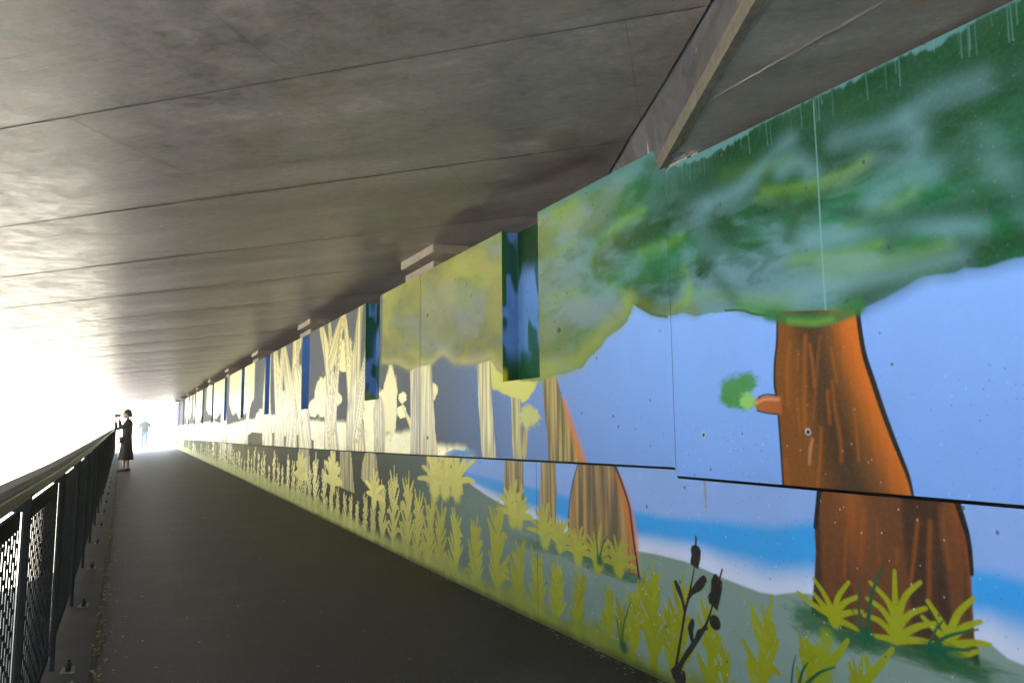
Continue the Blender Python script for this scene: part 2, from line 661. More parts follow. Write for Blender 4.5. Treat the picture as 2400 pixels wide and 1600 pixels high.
def agave(cv, y, z, r0, col=LIME, n=9, seed=0, gloss=0.6, w=0.16, up=0.15):
    r = random.Random(seed)
    cv.blob((y, z - 0.1 * r0), r0 * 0.28, r0 * 0.30, col, 0.35, gloss)
    for k in range(n):
        a = math.pi * (-0.06 + 1.12 * (k + 0.5) / n) + r.uniform(-0.08, 0.08)
        L = r0 * r.uniform(0.8, 1.15)
        dy, dz = math.cos(a), math.sin(a)
        cv.stroke([(y, z), (y + dy * L * 0.5, z + dz * L * 0.55 + up * L * 0.4), (y + dy * L, z + dz * L * 0.9 + up * L * 0.2)],
                  [w * r0 * 0.9, w * r0, w * r0 * 0.55], np.array(col) * r.uniform(0.88, 1.1), 0.004, gloss)


CANOPY = [(1.103,1.631),(1.203,1.621),(1.272,1.629),(1.299,1.620),(1.355,1.629),(1.403,1.627),(1.479,1.601),(1.559,1.576),(1.644,1.552),(1.779,1.536),(1.829,1.534),(1.886,1.545),(1.999,1.580),(2.109,1.606),(2.177,1.631),(2.269,1.643),(2.356,1.644),(2.453,1.648),(2.536,1.672),(2.647,1.671),(2.750,1.696),(2.857,1.749),(2.904,1.778),(2.917,1.745),(2.955,1.692),(3.041,1.652),(3.129,1.633),(3.186,1.586),(3.306,1.535),(3.380,1.487),(3.528,1.466),(3.670,1.463),(3.853,1.438),(4.071,1.448),(4.359,1.511),(4.455,1.559),(4.541,1.628),(4.753,1.612),(5.166,1.644),(5.373,1.729),(5.491,1.726),(5.652,1.683),(5.923,1.689),(6.194,1.667),(6.513,1.750),(6.847,1.777),(7.011,1.798)]
TRUNK_UP = [(1.991,1.601),(2.003,1.485),(2.017,1.403),(2.024,1.320),(2.018,1.280),(2.013,1.197),(2.009,1.072),(2.007,0.921),(1.487,0.921),(1.502,0.998),(1.536,1.093),(1.570,1.200),(1.602,1.303),(1.633,1.411),(1.644,1.558)]
TRUNK_LO = [(1.851,0.930),(1.877,0.794),(1.877,0.708),(1.889,0.619),(1.912,0.482),(1.805,0.459),(1.642,0.456),(1.468,0.461),(1.332,0.470),(1.328,0.631),(1.325,0.716),(1.323,0.788),(1.334,0.846),(1.351,0.930)]
BLUE_TOP = [(2.988,0.745),(2.708,0.749),(2.436,0.759),(2.164,0.773),(2.082,0.771),(1.900,0.810),(1.320,0.733),(1.243,0.740),(1.178,0.738)]
SHORE = [(5.039,0.917),(4.969,0.776),(4.849,0.741),(4.622,0.692),(4.394,0.652),(4.020,0.607),(3.903,0.599),(3.579,0.532),(3.191,0.554),(2.932,0.557),(2.795,0.563),(2.586,0.562),(2.449,0.546),(2.346,0.530),(2.217,0.517),(2.148,0.512),(2.079,0.517),(1.980,0.544),(1.913,0.551),(1.635,0.539),(1.279,0.529),(1.241,0.505),(1.198,0.498)]
FARCLOUD = [(4.731,0.958),(4.968,1.020),(5.507,1.036),(6.174,1.149),(6.786,1.112),(7.720,1.150),(8.224,1.242),(8.762,1.242),(9.924,1.282),(10.428,1.288),(11.397,1.358),(12.306,1.374),(13.187,1.404),(14.837,1.367),(16.335,1.361),(20.244,1.266),(23.188,1.408),(27.480,1.381),(36.289,1.357)]
FARGROUND = [(9.973,0.997),(10.402,1.038),(10.955,1.071),(11.895,1.025),(12.496,1.110),(13.524,1.070),(15.496,1.094),(16.440,0.983)]


def paint_upper(Y, Z):
    cv = Canvas(Y, Z)
    allv = np.arange(len(Y))
    n = fbm(Y * 0.8, Z * 0.8, 3, 3)
    t = sstep(0.9, 2.0, Z)[:, None]
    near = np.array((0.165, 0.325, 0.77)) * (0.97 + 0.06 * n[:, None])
    farc = np.array((0.088, 0.100, 0.116)) * (0.9 + 0.2 * n[:, None])  # far sky greyed: warm light at that end is baked into the paint
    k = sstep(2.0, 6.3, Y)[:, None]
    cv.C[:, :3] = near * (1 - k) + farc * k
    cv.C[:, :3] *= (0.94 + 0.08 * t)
    cv.C[:, 3] = 0.25
    # pale cloud band low down in the distance
    fy = np.array([p[0] for p in FARCLOUD])
    fz = np.array([p[1] for p in FARCLOUD])
    o = np.argsort(fy)
    top = np.interp(Y, fy[o], fz[o], left=-5)
    sel = np.nonzero((Y > fy.min() - 0.05))[0]
    e = top[sel] + 0.05 * (fbm(Y[sel] * 9, Z[sel] * 3, 3, 4) - 0.5) - Z[sel]
    cl = fbm(Y[sel] * 3, Z[sel] * 9, 4, 6)[:, None]
    cv.lay(sel, sstep(-0.03, 0.05, e) * sstep(fy.min() - 0.05, fy.min() + 0.3, Y[sel]),
           np.array((0.76, 0.74, 0.42)) * (0.66 + 0.5 * cl), 0.8)
    gy = np.array([p[0] for p in FARGROUND])
    gzv = np.array([p[1] for p in FARGROUND])
    o = np.argsort(gy)
    sel = np.nonzero((Y > gy.min()) & (Y < gy.max()))[0]
    if len(sel):
        e = np.interp(Y[sel], gy[o], gzv[o]) - Z[sel]
        cv.lay(sel, sstep(-0.01, 0.01, e), (0.16, 0.16, 0.10), 0.15)
    # deep blue dab where the bank meets the panel joint
    for p, c in zip([(5.094,0.966),(4.938,0.964),(5.218,0.949)], range(3)):
        cv.blob(p, 0.14, 0.035, (0.07, 0.22, 0.50), 0.5, 0.4, 0.8, 0.6, c)
    cr_ = np.array((0.50, 0.45, 0.13))
    PB_ = PALE
    # small round-headed bushes and far crowns
    def bush(px, ry, rz, c=PB_, wob=0.3, seed=1, soft=0.12):
        p = px[0]
        cv.blob(p, ry, rz, c, soft, 0.85, 1.0, wob, seed)
    # block crowns right to the top, farther along
    for a, b, zl, sd in ((15.4, 19.5, 1.45, 1), (20.3, 25.5, 1.45, 2), (26.8, 31.0, 1.3, 3), (31.8, 35.5, 1.5, 4)):
        sel = np.nonzero((Y > a - 0.5) & (Y < b + 0.5))[0]
        if len(sel) == 0:
            continue
        y, z = Y[sel], Z[sel]
        zz = zl + 0.35 * np.abs(((y - a) / (b - a)) * 2 - 1) ** 2 + 0.3 * (fbm(y * 1.5, z * 0.3, 3, sd) - 0.5)
        mk = sstep(zz - 0.04, zz + 0.04, z) * sstep(a - 0.15, a + 0.15, y) * sstep(b + 0.15, b - 0.15, y)
        cc = PB_ * (0.72 + 0.55 * fbm(y * 1.2, z * 2.5, 4, 60 + sd)[:, None])
        cv.lay(sel, mk, cc, 0.85)
    for i_, (p, ry, rz) in enumerate(zip([(9.557,1.566),(8.536,2.022),(7.133,1.307),(6.743,1.398),(6.386,1.437),(6.406,1.309),(5.650,1.469),(8.802,1.510),(10.015,1.439),(9.865,1.463),(11.037,1.782),(7.501,1.575),(11.326,1.570),(14.516,1.314),(12.357,1.465)],
                                 (0.38, 0.42, 0.55, 0.22, 0.11, 0.13, 0.13, 0.25, 0.3, 0.25, 0.35, 0.22, 0.6, 0.7, 0.5),
                                 (0.27, 0.19, 0.24, 0.33, 0.05, 0.06, 0.065, 0.09, 0.13, 0.12, 0.30, 0.14, 0.22, 0.2, 0.3))):
        cv.blob(p, ry, rz, PB_ * (0.85 + 0.1 * (i_ % 3)), 0.10, 0.85, 1, 0.28, 40 + i_)
    bk = bark(0.2, 0.85)

    def limb(pts, w0, w1):
        P = np.asarray(pts, float)
        d = np.linspace(w0, w1, len(P))
        i = cv.near(P, max(w0, w1))
        if i is None:
            return
        cv.stroke(P, [q * 1.25 for q in d], (0.30, 0.26, 0.13), 0.01, 0.7)
        sl = (P[-1][0] - P[0][0]) / (P[-1][1] - P[0][1])

        def lc(y, z, q):
            u = y - P[0][0] - sl * (z - P[0][1])
            s = fbm(u * 30 / (0.4 + w0), z * 0.9, 3, int(P[0][0] * 10) % 90)
            return np.array(cr_) * (0.25 + 0.9 * sstep(0.34, 0.60, s))[:, None]
        cv.stroke(P, d, lc, 0.01, 0.85)
    # winter trees with forked limbs
    limb([(7.973,0.883),(8.044,1.221),(8.077,1.484),(8.264,1.908),(8.468,2.474)], 0.55, 0.10)
    limb([(7.872,0.886),(7.940,1.220),(7.981,1.646),(7.903,2.117),(7.787,2.509)], 0.55, 0.12)
    limb([(7.853,1.173),(7.803,1.497),(7.607,1.809),(7.448,2.114)], 0.28, 0.10)
    limb([(7.808,1.265),(7.661,1.606),(7.469,1.889),(7.384,2.062)], 0.22, 0.08)
    limb([(9.005,0.864),(9.076,1.229),(9.113,1.708),(9.323,2.104),(9.687,2.510)], 0.6, 0.14)
    limb([(9.048,1.705),(9.098,2.083),(9.219,2.506)], 0.22, 0.12)
    limb([(9.072,2.027),(8.814,2.268),(8.507,2.464)], 0.30, 0.16)
    limb([(8.948,1.228),(8.849,1.590),(8.751,1.948),(8.567,2.498)], 0.26, 0.10)
    limb([(11.498,0.860),(11.490,1.314),(11.358,1.831),(11.227,2.343),(10.936,2.507)], 0.75, 0.2)
    limb([(11.666,1.648),(12.083,2.148),(12.356,2.524)], 0.5, 0.25)
    limb([(11.358,1.831),(11.406,2.228),(11.414,2.560)], 0.3, 0.2)
    limb([(10.525,0.882),(10.691,1.365),(11.033,1.750),(11.277,1.957)], 0.7, 0.3)
    limb([(10.727,1.427),(10.665,1.917),(10.573,2.404)], 0.35, 0.2)
    limb([(12.538,0.872),(12.528,1.328),(12.812,1.911),(13.099,2.449)], 0.8, 0.3)
    limb([(12.559,1.541),(12.515,2.037),(12.346,2.451)], 0.4, 0.3)
    limb([(13.668,0.864),(13.870,1.501),(13.838,2.124),(13.752,2.430)], 0.9, 0.4)
    limb([(20.395,0.825),(20.753,1.664),(20.904,2.469)], 1.2, 0.6)
    limb([(16.281,0.841),(16.203,1.333),(16.086,1.643)], 0.4, 0.3)
    limb([(7.061,0.884),(7.070,1.128),(7.105,1.298)], 0.28, 0.30)
    cv.stroke([(6.163,1.198),(6.254,1.263),(6.336,1.323),(6.384,1.382)], [0.08, 0.05, 0.04, 0.03], cr_, 0.008, 0.8)
    cv.stroke([(5.593,1.410),(5.640,1.440)], 0.05, cr_, 0.008, 0.8)
    # second tree crown block left of the recess, painted lime
    cv.poly([(4.554,1.638),(4.536,1.517),(4.504,1.426),(4.406,1.398),(4.280,1.373),(4.173,1.332),(4.058,1.309),(3.990,1.347),(3.906,1.410),(3.868,1.439),(3.985,1.535)], np.array((0.42, 0.43, 0.05)), 0.012, 0.7, wob=0.03)
    # far trunks
    cv.poly([(6.184,1.701),(6.168,1.433),(6.152,1.198),(6.169,0.909),(5.497,0.910),(5.562,1.097),(5.611,1.376),(5.652,1.697)], bk, 0.008, 0.85, wob=0.02)
    cv.poly([(4.760,1.631),(4.741,1.377),(4.714,1.163),(4.681,0.936),(4.452,0.938),(4.494,1.163),(4.524,1.398),(4.541,1.637)], bk, 0.006, 0.8, wob=0.01)
    cv.poly([(4.232,1.357),(4.224,1.162),(4.211,0.936),(4.044,0.943),(4.079,1.134),(4.097,1.338)], bk, 0.006, 0.7, wob=0.01)
    cv.stroke([(4.060,1.001),(4.040,1.108),(4.005,1.193)], [0.06, 0.05, 0.035], (0.36, 0.28, 0.10), 0.006, 0.6)
    cv.blob([(3.987,1.225)][0], 0.13, 0.06, (0.42, 0.46, 0.16), 0.35, 0.5, 1, 0.5, 9)
    b5 = bark(0.6, 0.5)
    cv.poly([(3.826,1.471),(3.810,1.314),(3.784,1.160),(3.760,0.939),(3.375,0.946),(3.448,1.065),(3.520,1.184),(3.593,1.319),(3.674,1.486)], b5, 0.005, 0.55, wob=0.006)
    cv.stroke([(3.575,1.306),(3.498,1.159),(3.440,1.041),(3.392,0.954)], [0.03, 0.06, 0.08, 0.09], (0.46, 0.17, 0.04), 0.02, 0.4, 0.8)
    # canopy
    P = list(CANOPY)
    yl = P[-1][0]
    P = [(-4, P[0][1] + 0.35), (0.1, P[0][1] + 0.12), (0.6, P[0][1] + 0.03)] + P + [(yl, 2.8), (-4, 2.8)]
    cv.poly(P, canopy_col, 0.006, 0.45, wob=0.012)
    # dark + lime rim along the crown's lower edge
    nearrim = CANOPY[:27]
    cv.stroke(np.array(CANOPY[:9]) + np.array((0, 0.045)), 0.10, DG * 1.2, 0.05, 0.4, 0.85)
    cv.stroke(np.array(CANOPY[8:15]) + np.array((0, 0.022)), 0.05, (0.03, 0.16, 0.035), 0.03, 0.4, 0.8)
    cv.stroke(np.array(CANOPY[12:16]) + np.array((0, 0.002)), 0.009, (0.02, 0.05, 0.02), 0.003, 0.4)
    cv.stroke(np.array(CANOPY[17:24]) + np.array((0, 0.03)), 0.06, (0.10, 0.14, 0.03), 0.04, 0.4, 0.6)
    cv.stroke(np.array(CANOPY[19:23]), 0.012, (0.05, 0.10, 0.02), 0.004, 0.4)
    cv.stroke(np.array(CANOPY[23:33]) + np.array((0.03, 0.045)), 0.10, (0.22, 0.27, 0.05), 0.05, 0.5, 0.6)
    cv.stroke(np.array(CANOPY[34:]) + np.array((0, 0.03)), 0.06, (0.36, 0.35, 0.13), 0.05, 0.7, 0.45)
    lime = (0.15, 0.29, 0.02)
    for pts, w, a in (
        ([(2.028,2.101),(1.901,2.071),(1.764,2.055),(1.638,2.054),(1.561,2.075)], 0.034, 0.85),
        ([(1.899,1.794),(1.765,1.776),(1.659,1.769),(1.543,1.770)], 0.03, 0.9),
        ([(1.670,1.861),(1.568,1.873),(1.457,1.894),(1.396,1.919)], 0.03, 0.55),
        ([(2.232,2.247),(1.999,2.198),(1.893,2.189)], 0.05, 0.35),
        ([(1.752,1.707),(1.613,1.703),(1.457,1.700),(1.315,1.710)], 0.075, 0.55),
        ([(2.503,1.753),(2.264,1.714),(2.034,1.658),(1.870,1.648)], 0.05, 0.55),
        ([(3.081,2.194),(2.930,2.224),(2.789,2.230)], 0.05, 0.75),
        ([(2.834,2.024),(2.638,2.022),(2.516,2.034)], 0.04, 0.6),
        ([(3.752,2.199),(3.554,2.208),(3.414,2.226)], 0.07, 0.5),
        ([(3.710,1.927),(3.470,1.926),(3.340,1.868)], 0.06, 0.6),
        ([(2.499,1.733),(2.477,1.808),(2.498,1.851),(2.525,1.876)], 0.025, 0.8),
        ([(2.593,1.712),(2.504,1.734),(2.478,1.788)], 0.03, 0.7),
        ([(2.923,1.757),(2.949,1.805),(3.002,1.858),(3.094,1.901)], 0.045, 0.55),
    ):
        cv.stroke(pts, w * 0.5, lime, 0.030, 0.45, a * 0.42)
        cv.stroke(np.array(pts) + np.array((0.02, -0.02)), w * 1.2, lime, 0.05, 0.45, a * 0.30)
    pb = PB * 1.15
    for pts, w, a in (
        ([(1.817,1.849),(1.637,1.830),(1.477,1.820),(1.336,1.790),(1.222,1.748)], 0.055, 0.6),
        ([(2.399,2.104),(2.392,1.985),(2.305,1.889)], 0.12, 0.25),
        ([(1.889,1.651),(1.720,1.654),(1.552,1.654),(1.402,1.661),(1.279,1.669)], 0.05, 0.55),
        ([(1.937,2.152),(1.855,2.158),(1.799,2.107)], 0.06, 0.5),
        ([(1.565,1.910),(1.467,1.955),(1.323,1.952)], 0.06, 0.4),
        ([(2.343,2.127),(2.140,2.144),(1.997,2.224),(1.889,2.256)], 0.06, 0.45),
        ([(1.682,2.180),(1.452,2.156),(1.332,2.195),(1.186,2.188)], 0.07, 0.32),
        ([(1.421,2.159),(1.370,2.067),(1.403,2.007)], 0.06, 0.35),
        ([(3.502,2.323),(3.196,2.318),(3.033,2.413)], 0.16, 0.45),
        ([(3.715,1.772),(3.430,1.808),(3.219,1.755),(3.025,1.750)], 0.14, 0.45),
        ([(5.775,2.184),(5.216,2.169),(4.741,2.029)], 0.3, 0.5),
        ([(6.202,2.091),(5.673,1.915),(5.050,1.943)], 0.25, 0.35),
        ([(1.201,2.006),(1.149,1.909),(1.090,1.789)], 0.08, 0.3),
    ):
        cv.stroke(pts, w, pb if pts[0][0] < 2.7 else (0.16, 0.195, 0.225), 0.05, 0.45, a * (1 if pts[0][0] < 2.7 else 0.7))
    for pts, w, a in (
        ([(2.385,1.868),(2.310,1.796),(2.217,1.688)], 0.06, 0.5),
        ([(1.632,1.898),(1.507,1.834),(1.388,1.832),(1.205,1.809),(1.090,1.789)], 0.07, 0.6),
        ([(2.504,2.254),(2.232,2.247),(1.995,2.259)], 0.07, 0.5),
        ([(1.925,2.027),(1.889,1.950),(1.912,1.905)], 0.05, 0.5),
        ([(1.302,2.042),(1.239,2.006),(1.256,1.958)], 0.12, 0.55),
    ):
        cv.stroke(pts, w, DG * 1.3, 0.04, 0.45, a)
    # pale primer showing along the top edge, with drips
    r = random.Random(5)
    sel = np.nonzero((Z > 2.2) & (Y < 2.62))[0]
    if len(sel):
        y, z = Y[sel], Z[sel]
        thick = 0.006 + 0.045 * np.clip(fbm(y * 7, y * 0, 4, 13) - 0.42, 0, 1) * 3
        cv.lay(sel, sstep(2.38 - thick - 0.008, 2.38 - thick + 0.008, z + 0.02 * (fbm(y * 60, z * 25, 2, 3) - 0.5)) * 0.85, (0.07, 0.19, 0.22), 0.4)
    for q in range(46):
        y = r.uniform(0.5, 2.5)
        L = r.uniform(0.02, 0.11)
        cv.stroke([(y, 2.37), (y + r.uniform(-.004, .004), 2.37 - L)], 0.0036, (0.10, 0.24, 0.28), 0.003, 0.4, r.uniform(.15, .5), False)
    sel = np.nonzero((Z > 2.3) & (Y >= 2.62) & (Y < 4.0))[0]
    if len(sel):
        y, z = Y[sel], Z[sel]
        cv.lay(sel, sstep(2.44, 2.49, z + 0.03 * (fbm(y * 20, z * 8, 2, 3) - 0.5)) * 0.7, (0.05, 0.15, 0.16), 0.3)
    # long pale run of paint
    cv.stroke([(1.769,2.369),(1.769,2.229),(1.769,2.064),(1.771,1.903),(1.771,1.743),(1.771,1.648),(1.770,1.533)], [0.004, 0.0035, 0.004, 0.005, 0.004, 0.008, 0.006], (0.16, 0.34, 0.40), 0.003, 0.4, 0.7)
    # the big near trunk
    def near_bark(y, z, d):
        s = fbm(y * 18, z * 1.1, 3, 90)
        yl = np.interp(z, [0.9, 1.6], [1.93, 2.02])
        yr = np.interp(z, [0.93, 1.13, 1.35, 1.62], [1.445, 1.53, 1.62, 1.68])
        u = np.clip((yl - y) / (yl - yr), 0, 1)       # 0 = left edge in view, 1 = right edge
        dark = np.array((0.048, 0.024, 0.010))
        brn = np.array((0.150, 0.054, 0.008))
        org = np.array((0.46, 0.115, 0.010))
        c = brn + (dark - brn) * (sstep(0.10, 0.45, u) * sstep(0.80, 0.5, u))[:, None]
        c = c * (0.75 + 0.5 * s)[:, None]
        k = (sstep(0.68, 0.97, u + 0.10 * (s - 0.5)))[:, None]
        return c * (1 - k) + org * k
    cv.poly(TRUNK_UP, near_bark, 0.003, 0.45)
    org = (0.28, 0.080, 0.006)
    for pts, w, a in (
        ([(1.939,1.475),(1.958,1.382),(1.963,1.235)], 0.016, 0.6), ([(1.865,1.489),(1.878,1.360),(1.892,1.155)], 0.018, 0.7),
        ([(1.848,1.456),(1.840,1.373),(1.838,1.302)], 0.010, 0.9), ([(1.803,1.479),(1.823,1.356),(1.852,1.185)], 0.012, 0.4),
        ([(1.904,1.437),(1.910,1.370)], 0.006, 0.9), ([(1.758,1.436),(1.749,1.366),(1.741,1.312)], 0.007, 0.9),
        ([(1.918,1.258),(1.918,1.194),(1.914,1.139)], 0.006, 0.9), ([(1.784,1.284),(1.781,1.169)], 0.012, 0.7),
        ([(1.762,1.313),(1.755,1.214),(1.741,1.109),(1.743,1.035)], 0.014, 0.6), ([(1.819,1.150),(1.831,1.047),(1.850,0.943)], 0.009, 0.95),
        ([(1.680,1.217),(1.675,1.125),(1.674,1.038)], 0.008, 0.9), ([(1.632,1.197),(1.613,1.111),(1.601,1.038)], 0.008, 0.7),
        ([(1.679,1.450),(1.671,1.375),(1.659,1.300)], 0.012, 0.5), ([(1.988,1.026),(1.988,0.930)], 0.03, 0.5),
    ):
        cv.stroke(pts, w, org, 0.009, 0.45, a * 0.85)
    cv.stroke([(1.861,1.108),(1.873,1.069),(1.880,1.022)], 0.014, (0.36, 0.15, 0.08), 0.006, 0.4, 0.8)
    cv.stroke([(1.992,1.588),(2.001,1.485),(2.017,1.403),(2.024,1.320),(2.018,1.280)], 0.010, BLK, 0.003, 0.4)
    cv.stroke([(2.013,1.197),(2.009,1.072),(2.007,0.921)], 0.009, BLK, 0.003, 0.4)
    cv.stroke([(1.641,1.549),(1.628,1.411),(1.600,1.307),(1.569,1.200),(1.533,1.093),(1.499,0.998),(1.485,0.922)], [0.018, 0.019, 0.021, 0.020, 0.018, 0.014, 0.008], BLK, 0.003, 0.4)
    for pts, w, c_ in (([(2.039,1.594),(1.935,1.566),(1.828,1.546),(1.727,1.544),(1.637,1.562)], 0.045, (0.02, 0.12, 0.035)),
                       ([(1.936,1.557),(1.829,1.536),(1.746,1.538)], 0.022, (0.09, 0.22, 0.03))):
        cv.stroke(pts, w, c_, 0.014, 0.4, 0.92)
    # stub branch with a puff of leaves
    cv.poly([(1.992,1.272),(2.059,1.278),(2.108,1.273),(2.147,1.254),(2.118,1.221),(2.064,1.210),(1.997,1.200)], (0.28, 0.085, 0.02), 0.004, 0.4)
    cv.stroke([(2.009,1.260),(2.071,1.264),(2.116,1.253)], 0.012, (0.50, 0.20, 0.09), 0.006, 0.4)
    cv.stroke([(2.019,1.277),(2.070,1.282),(2.108,1.273)], 0.006, BLK, 0.003, 0.4)
    cv.stroke([(2.013,1.204),(2.064,1.208),(2.120,1.220)], 0.006, BLK, 0.003, 0.4)
    for p, a, b in zip([(2.235,1.305),(2.163,1.340),(2.252,1.279),(2.184,1.259)], (0.085, 0.055, 0.06, 0.05), (0.060, 0.036, 0.045, 0.034)):
        cv.blob(p, a, b, (0.045, 0.20, 0.055), 0.35, 0.4, 0.95, 0.35, 3)
    cv.blob([(2.168,1.259)][0], 0.042, 0.034, (0.22, 0.46, 0.13), 0.35, 0.4, 0.9, 0.4, 7)
    # two anchor holes
    for p in [(2.431,1.121),(1.878,1.136)]:
        cv.blob(p, 0.013, 0.013, (0.45, 0.5, 0.6), 0.2, 0.3, 0.7, 0.4, 2)
        cv.blob(p, 0.0075, 0.0085, BLK, 0.15, 0.3, 1, 0.2, 2)
    for p in [(5.754,2.114),(5.744,1.074),(3.618,1.724),(7.621,2.110)]:
        cv.blob(p, 0.022, 0.016, (0.05, 0.07, 0.03), 0.15, 0.3, 1, 0.3, 2)
    return cv.C


def paint_lower(Y, Z):
    cv = Canvas(Y, Z)
    n = fbm(Y * 0.9, Z * 0.9, 3, 15)[:, None]
    near = np.array((0.19, 0.325, 0.68)) * (0.95 + 0.1 * n)
    cv.C[:, :3] = near
    cv.C[:, 3] = 0.25
    by = np.array([p[0] for p in BLUE_TOP]); bz = np.array([p[1] for p in BLUE_TOP])
    sy = np.array([p[0] for p in SHORE]); sz = np.array([p[1] for p in SHORE])
    o = np.argsort(by); by, bz = by[o], bz[o]
    o = np.argsort(sy); sy, sz = sy[o], sz[o]
    bt = np.interp(Y, by, bz)
    bt = np.where(Y > by.max(), bz[-1] + (Y - by.max()) * 0.045, bt)
    bt = np.where(Y < by.min(), bz[0] - 0.0 * Y, bt)
    sh = np.interp(Y, sy, sz)
    sh = np.where(Y > sy.max(), sz[-1] + (Y - sy.max()) * 0.8, sh)
    u = (bt - Z) / np.maximum(bt - sh, 0.03)
    allv = np.arange(len(Y))
    deep = np.array((0.028, 0.27, 0.68))
    fade = sstep(6.0, 3.2, Y)
    cv.lay(allv, sstep(-0.10, 0.16, u + 0.12 * (fbm(Y * 3, Z * 3, 3, 8) - .5)) * (0.55 + 0.45 * fade), deep, 0.35)
    cv.lay(allv, sstep(0.42, 0.92, u + 0.25 * (fbm(Y * 2.2, Z * 3, 3, 12) - .5)), (0.46, 0.52, 0.72), 0.3)
    # grey green ground below the shore line
    g = sstep(0.006, -0.006, Z - sh)
    gn = fbm(Y * 2, Z * 4, 3, 44)[:, None]
    k = sstep(3.0, 8, Y)[:, None]
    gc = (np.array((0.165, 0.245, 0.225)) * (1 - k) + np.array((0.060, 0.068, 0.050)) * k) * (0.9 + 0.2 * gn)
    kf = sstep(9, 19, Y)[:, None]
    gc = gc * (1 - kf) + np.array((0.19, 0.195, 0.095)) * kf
    cv.lay(allv, g, gc, 0.12)
    b1 = bark(0.8, 0.25)
    b2 = bark(0.3, 0.8)
    # trunks
    for P, bb in (([(4.338,0.943),(4.353,0.797),(4.351,0.617),(4.080,0.629),(4.082,0.787),(4.089,0.947)], bark(0.5, 0.45)),
                  ([(3.851,0.955),(3.877,0.776),(3.902,0.609),(3.894,0.547),(3.658,0.522),(3.693,0.619),(3.681,0.815),(3.687,0.952)], bark(0.5, 0.4)),
                  ([(3.448,0.957),(3.510,0.838),(3.550,0.700),(3.564,0.562),(3.577,0.467),(3.195,0.457),(2.935,0.433),(2.969,0.629),(2.991,0.766),(3.047,0.869),(3.105,0.966)], b1),
                  ([(5.792,0.925),(5.781,0.812),(5.750,0.674),(5.389,0.616),(5.017,0.668),(5.055,0.815),(5.095,0.928)], b2),
                  ([(10.935,0.904),(11.054,0.621),(11.094,0.433),(10.123,0.416),(10.174,0.659),(10.278,0.899)], b2),
                  ([(9.052,0.915),(9.079,0.706),(9.106,0.507),(8.670,0.495),(8.746,0.720),(8.820,0.910)], b2),
                  ([(8.580,0.916),(8.607,0.726),(8.609,0.479),(7.950,0.450),(8.033,0.704),(8.132,0.912)], b2),
                  ([(7.549,0.913),(7.670,0.789),(7.710,0.630),(7.087,0.441),(7.097,0.707),(7.190,0.914)], b2),
                  ([(21.626,0.865),(21.520,0.230),(19.842,0.245),(20.215,0.860)], b2),
                  ([(19.576,0.869),(19.430,0.367),(18.344,0.358),(18.560,0.862)], b2)):
        cv.poly(P, bb, 0.006, 0.6, wob=0.01)
    cv.stroke([(3.081,0.920),(3.024,0.817),(2.986,0.716),(2.957,0.596),(2.949,0.475)], [0.03, 0.06, 0.07, 0.07, 0.05], (0.50, 0.14, 0.03), 0.02, 0.4, 0.8)
    cv.stroke([(3.097,0.962),(3.039,0.869),(2.987,0.766),(2.963,0.630),(2.924,0.435)], 0.016, (0.012, 0.016, 0.012), 0.005, 0.4)
    cv.stroke([(3.448,0.952),(3.510,0.838),(3.550,0.700),(3.572,0.467)], 0.009, (0.02, 0.016, 0.012), 0.004, 0.4)

    def near_bark(y, z, d):
        s = fbm(y * 16, z * 1.2, 3, 95)
        yr = np.interp(z, [0.1, 0.6, 0.93], [1.23, 1.24, 1.29])
        u = np.clip((1.80 - y) / (1.80 - yr), 0, 1)
        dark = np.array((0.040, 0.019, 0.011))
        brn = np.array((0.105, 0.038, 0.013))
        org = np.array((0.36, 0.085, 0.012))
        c = dark + (brn - dark) * sstep(0.35, 0.65, s)[:, None]
        k = (sstep(0.80, 0.98, u + 0.06 * (s - 0.5)) * sstep(0.2, 0.6, z))[:, None] * 0.9
        c = c * (1 - k) + org * k
        k2 = (sstep(0.2, 0.0, np.abs(u - 0.15)) * sstep(0.6, 0.9, z) * 0.5)[:, None]
        return c * (1 - k2) + np.array((0.30, 0.09, 0.012)) * k2
    cv.poly(TRUNK_LO, near_bark, 0.004, 0.4)
    org = (0.26, 0.072, 0.008)
    for pts, w, a in (([(1.743,0.801),(1.754,0.713),(1.761,0.640)], 0.010, 0.75), ([(1.714,0.923),(1.716,0.819)], 0.02, 0.5),
                      ([(1.669,0.881),(1.680,0.794),(1.694,0.694)], 0.016, 0.55), ([(1.620,0.846),(1.626,0.704)], 0.014, 0.35),
                      ([(1.558,0.758),(1.563,0.712)], 0.010, 0.7), ([(1.479,0.861),(1.497,0.764),(1.518,0.656)], 0.009, 0.95),
                      ([(1.439,0.858),(1.450,0.758),(1.461,0.612)], 0.013, 0.7), ([(1.399,0.906),(1.400,0.816),(1.387,0.730)], 0.02, 0.35)):
        cv.stroke(pts, w, org, 0.010, 0.4, a * 0.85)
    cv.stroke([(1.848,0.921),(1.873,0.795)], [0.02, 0.018], BLK, 0.003, 0.4)
    cv.stroke([(1.349,0.926),(1.336,0.874),(1.328,0.838),(1.323,0.788),(1.323,0.722)], [0.020, 0.018, 0.016, 0.014, 0.012], BLK, 0.003, 0.4)
    cv.stroke([(1.332,0.508),(1.331,0.470)], 0.02, (0.02, 0.01, 0.01), 0.006, 0.4)
    # rust run below the anchor
    cv.stroke([(2.440,0.925),(2.439,0.854),(2.437,0.791)], [0.018, 0.012, 0.005], (0.24, 0.17, 0.11), 0.006, 0.3, 0.7)
